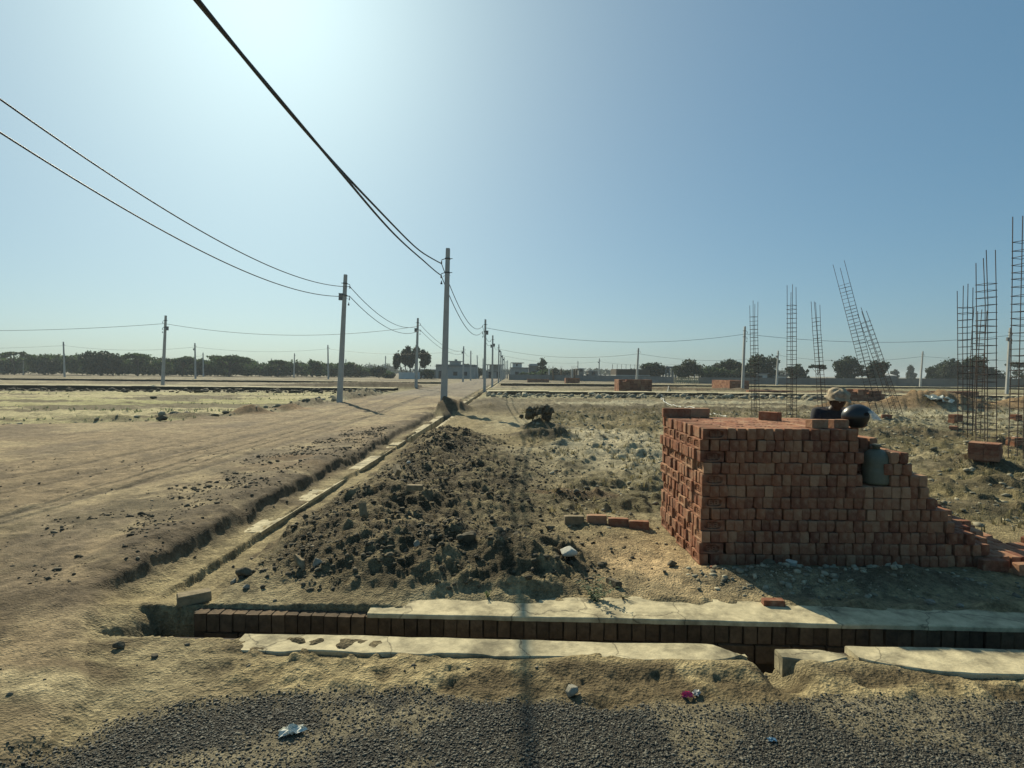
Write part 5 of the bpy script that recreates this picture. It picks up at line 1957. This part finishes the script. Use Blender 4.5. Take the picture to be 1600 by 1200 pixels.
def jug():
    zb = 7 * CH + .002
    p = at(1371, 735, 4.98)
    e = empty('water_jug', (p.x, PY0 + .122, zb), 'cloudy green plastic water jug standing on a brick ledge', 'jug')
    m, nt, pr = nodes_of('cloudy green plastic')
    N, L = nt.nodes, nt.links
    nz = N.new('ShaderNodeTexNoise')
    nz.inputs['Scale'].default_value = 9
    cr = N.new('ShaderNodeValToRGB')
    cr.color_ramp.elements[0].color = (.095, .100, .066, 1)
    cr.color_ramp.elements[1].color = (.165, .168, .118, 1)
    L.new(nz.outputs['Fac'], cr.inputs[0])
    L.new(cr.outputs[0], pr.inputs['Base Color'])
    pr.inputs['Roughness'].default_value = .6
    pr.inputs['Transmission Weight'].default_value = .12
    prof = [(.085, 0), (.104, .012), (.108, .03), (.105, .07), (.108, .085), (.108, .14), (.104, .15), (.108, .165), (.108, .215), (.100, .250), (.080, .278), (.050, .296), (.030, .304)]
    MB().lathe(prof, 32).build('body', m, e, True)
    MB().lathe([(.029, .3045), (.029, .325), (.036, .328), (.036, .345), (.030, .348)], 24).build('neck', m, e, True)
    MB().tube([(-.052, 0, .330), (-.03, .034, .336), (.02, .036, .338), (.06, .012, .343), (.075, -.005, .352)], .006, 6).build('tie_cord', m, e, True)


jug()


def person():
    p = at(1309, 640, 6.62)
    e = empty('person', (p.x, 6.72, 0), 'person in tan cloth cap and dark shirt standing behind the big stack', 'person', None, 0.0)
    e.location.z = .075
    skin = simple('dark skin', (.065, .036, .024), .55, .15, 20)
    shirt = simple('dark shirt', (.022, .024, .034), .9, .3, 25)
    trou = simple('grey trousers', (.07, .065, .06), .9, .2, 20)
    capm = simple('tan cap cloth', (.42, .34, .23), .95, .45, 26, .4)
    # skeleton facing -Y, stooping a little over the bricks
    J = {'pel': (0, .06, .80, .125, .10), 'bel': (0, .05, .90, .125, .095), 'che': (0, .02, 1.03, .145, .10), 'ncb': (0, -.02, 1.115, .075, .06), 'nck': (0, -.05, 1.165, .05, .05), 'hd0': (0, -.075, 1.215, .058, .062)}
    P, E, Rr = [], [], []

    def jn(c, r_):
        P.append(c)
        Rr.append(r_ if isinstance(r_, tuple) else (r_, r_))
        return len(P) - 1
    pel = jn((0, .06, .80), (.13, .10))
    bel = jn((0, .05, .90), (.13, .095))
    che = jn((0, .02, 1.06), (.15, .10))
    ncb = jn((0, -.02, 1.145), (.085, .07))
    nck = jn((0, -.05, 1.18), .052)
    hb = jn((0, -.075, 1.215), .055)
    E += [(pel, bel), (bel, che), (che, ncb), (ncb, nck), (nck, hb)]
    for s in (-1, 1):
        sh = jn((s * .175, -.005, 1.115), .062)
        el = jn((s * .235, -.03, .84), .042)
        wr = jn((s * .17, -.19, .70), .028)
        pm = jn((s * .155, -.255, .675), (.036, .018))
        E += [(che, sh), (sh, el), (el, wr), (wr, pm)]
        for k, (dx, ln) in enumerate(((-.026, .070), (-.009, .080), (.009, .074), (.026, .058))):
            f1 = jn((s * .155 + dx, -.255 - ln * .55, .668), .009)
            f2 = jn((s * .155 + dx * 1.1, -.255 - ln * .95, .640), .0075)
            E += [(pm, f1), (f1, f2)]
        t1 = jn((s * .155 - s * .045, -.255, .665), .010)
        t2 = jn((s * .155 - s * .055, -.29, .652), .008)
        E += [(wr, t1), (t1, t2)]
        hip = jn((s * .095, .06, .74), .088)
        kn = jn((s * .11, -.02, .44), .056)
        an = jn((s * .11, .06, .085), .038)
        toe = jn((s * .125, -.11, .035), .034)
        E += [(pel, hip), (hip, kn), (kn, an), (an, toe)]
    me = bpy.data.meshes.new('body')
    me.from_pydata(P, E, [])
    me.materials.append(skin)
    b = link('body', me, e)
    md = b.modifiers.new('skin', 'SKIN')
    for i, r_ in enumerate(Rr):
        me.skin_vertices[0].data[i].radius = r_
    me.skin_vertices[0].data[0].use_root = True
    md.use_smooth_shade = True
    sb_ = b.modifiers.new('subdivision', 'SUBSURF')
    sb_.levels = sb_.render_levels = 2
    # head with face, joined on the neck
    V, Fc = ICO3
    Hh = V.copy()
    Hh = Hh * np.array([.074, .092, .112])
    yy, zz, xx = V[:, 1], V[:, 2], V[:, 0]
    jaw = np.clip(-zz, 0, 1)
    Hh[:, 0] *= 1 - .28 * jaw
    Hh[:, 1] = np.where(yy < 0, Hh[:, 1] * (1 - .05 * jaw), Hh[:, 1] * (1 - .25 * jaw))
    fr = np.clip(-yy, 0, 1)
    Hh[:, 1] -= .024 * np.exp(-(xx / .16) ** 2 - ((zz + .12) / .22) ** 2) * (fr > .5)          # nose
    Hh[:, 1] += .010 * (np.exp(-((np.abs(xx) - .38) / .17) ** 2 - ((zz - .06) / .14) ** 2)) * (fr > .4)   # eye sockets
    Hh[:, 1] -= .007 * np.exp(-(xx / .3) ** 2 - ((zz + .46) / .1) ** 2) * (fr > .4)           # lips
    Hh[:, 1] -= .009 * np.exp(-(xx / .26) ** 2 - ((zz + .82) / .16) ** 2) * (yy < 0)          # chin
    hd = link('head', array_mesh('head', Hh, Fc, skin, True), e, (0, -.095, 1.262), (.22, .03, .12))
    hd.scale = (1.10, 1.06, 1.0)
    sb2 = hd.modifiers.new('subdivision', 'SUBSURF')
    sb2.levels = sb2.render_levels = 1
    eye = simple('eye white', (.5, .47, .42), .3, .05, 10)
    mb = MB()
    for s in (-1, 1):
        v2, f2 = ICO2
        mb.add((v2 * .011 + np.array([s * .029, -.076, .007])).tolist(), f2.tolist())
    mb.build('eye', eye, hd, True)
    for s in (-1, 1):
        v2, f2 = ICO2
        MB().add((v2 * np.array([.010, .020, .030]) + np.array([s * .074, .008, -.004])).tolist(), f2.tolist()).build('ear', skin, hd, True)
    MB().add((V * np.array([.078, .096, .10]) * np.where((V[:, 2] < -.1)[:, None] & (V[:, 1] < .1)[:, None], .8, 1) + np.array([0, .006, .012])).tolist(), Fc.tolist()).build('hair', M['black_matt'], hd, True)
    # cap: puffed cloth crown with a soft brim all round
    prof = [(.118, .028), (.124, .018), (.122, .026), (.100, .040), (.102, .070), (.098, .100), (.078, .124), (.045, .136), (.010, .139)]
    m = MB().lathe(prof, 40)
    q = np.random.default_rng(4)
    nv = []
    for (x_, y_, z_) in m.v:
        a = math.atan2(y_, x_)
        k = 1 + .05 * math.sin(a * 5 + z_ * 40) + .03 * math.sin(a * 9 - z_ * 60)
        nv.append((x_ * k, y_ * k * 1.12, z_ + .010 * math.sin(a * 3 + 1) + .006 * math.sin(a * 7)))
    m.v = nv
    m.build('cap', capm, hd, True)
    # shirt: loose shell over the trunk and upper arms
    sp, se, sr = [], [], []

    def sj(c, r_):
        sp.append(c)
        sr.append(r_ if isinstance(r_, tuple) else (r_, r_))
        return len(sp) - 1
    a0 = sj((0, .06, .72), (.165, .125))
    a1 = sj((0, .05, .90), (.16, .12))
    a2 = sj((0, .02, 1.065), (.185, .122))
    a3 = sj((0, -.02, 1.145), (.115, .09))
    a4 = sj((0, -.04, 1.178), (.068, .062))
    se += [(a0, a1), (a1, a2), (a2, a3), (a3, a4)]
    for s in (-1, 1):
        b1 = sj((s * .185, -.002, 1.112), .082)
        b2 = sj((s * .225, -.02, .90), .064)
        se += [(a2, b1), (b1, b2)]
    me = bpy.data.meshes.new('shirt')
    me.from_pydata(sp, se, [])
    me.materials.append(shirt)
    o = link('shirt', me, e)
    md = o.modifiers.new('skin', 'SKIN')
    for i, r_ in enumerate(sr):
        me.skin_vertices[0].data[i].radius = r_
    me.skin_vertices[0].data[0].use_root = True
    md.use_smooth_shade = True
    s2 = o.modifiers.new('subdivision', 'SUBSURF')
    s2.levels = s2.render_levels = 2
    for s in (-1, 1):
        MB().tube([(s * .092, .06, .80), (s * .10, .0, .60), (s * .112, -.02, .42), (s * .112, .045, .12)], [.115, .10, .078, .07], 14).build('trouser_leg', trou, e, True)


person()

# ------------------------------------------------------------------ haze
hz = MB().box(-1700, 1700, -1700, 1700, -3, 13).build('haze', None or simple('tmp', (1, 1, 1)))
hm = bpy.data.materials.new('haze')
hm.use_nodes = True
nt = hm.node_tree
nt.nodes.remove(nt.nodes['Principled BSDF'])
pv_ = nt.nodes.new('ShaderNodeVolumePrincipled')
pv_.inputs['Color'].default_value = (.80, .88, .92, 1)
pv_.inputs['Density'].default_value = .0006
pv_.inputs['Anisotropy'].default_value = .0
nt.links.new(pv_.outputs[0], nt.nodes['Material Output'].inputs['Volume'])
hz.data.materials.clear()
hz.data.materials.append(hm)
tag(hz, 'thin pale haze over the whole site', 'haze', kind='stuff')
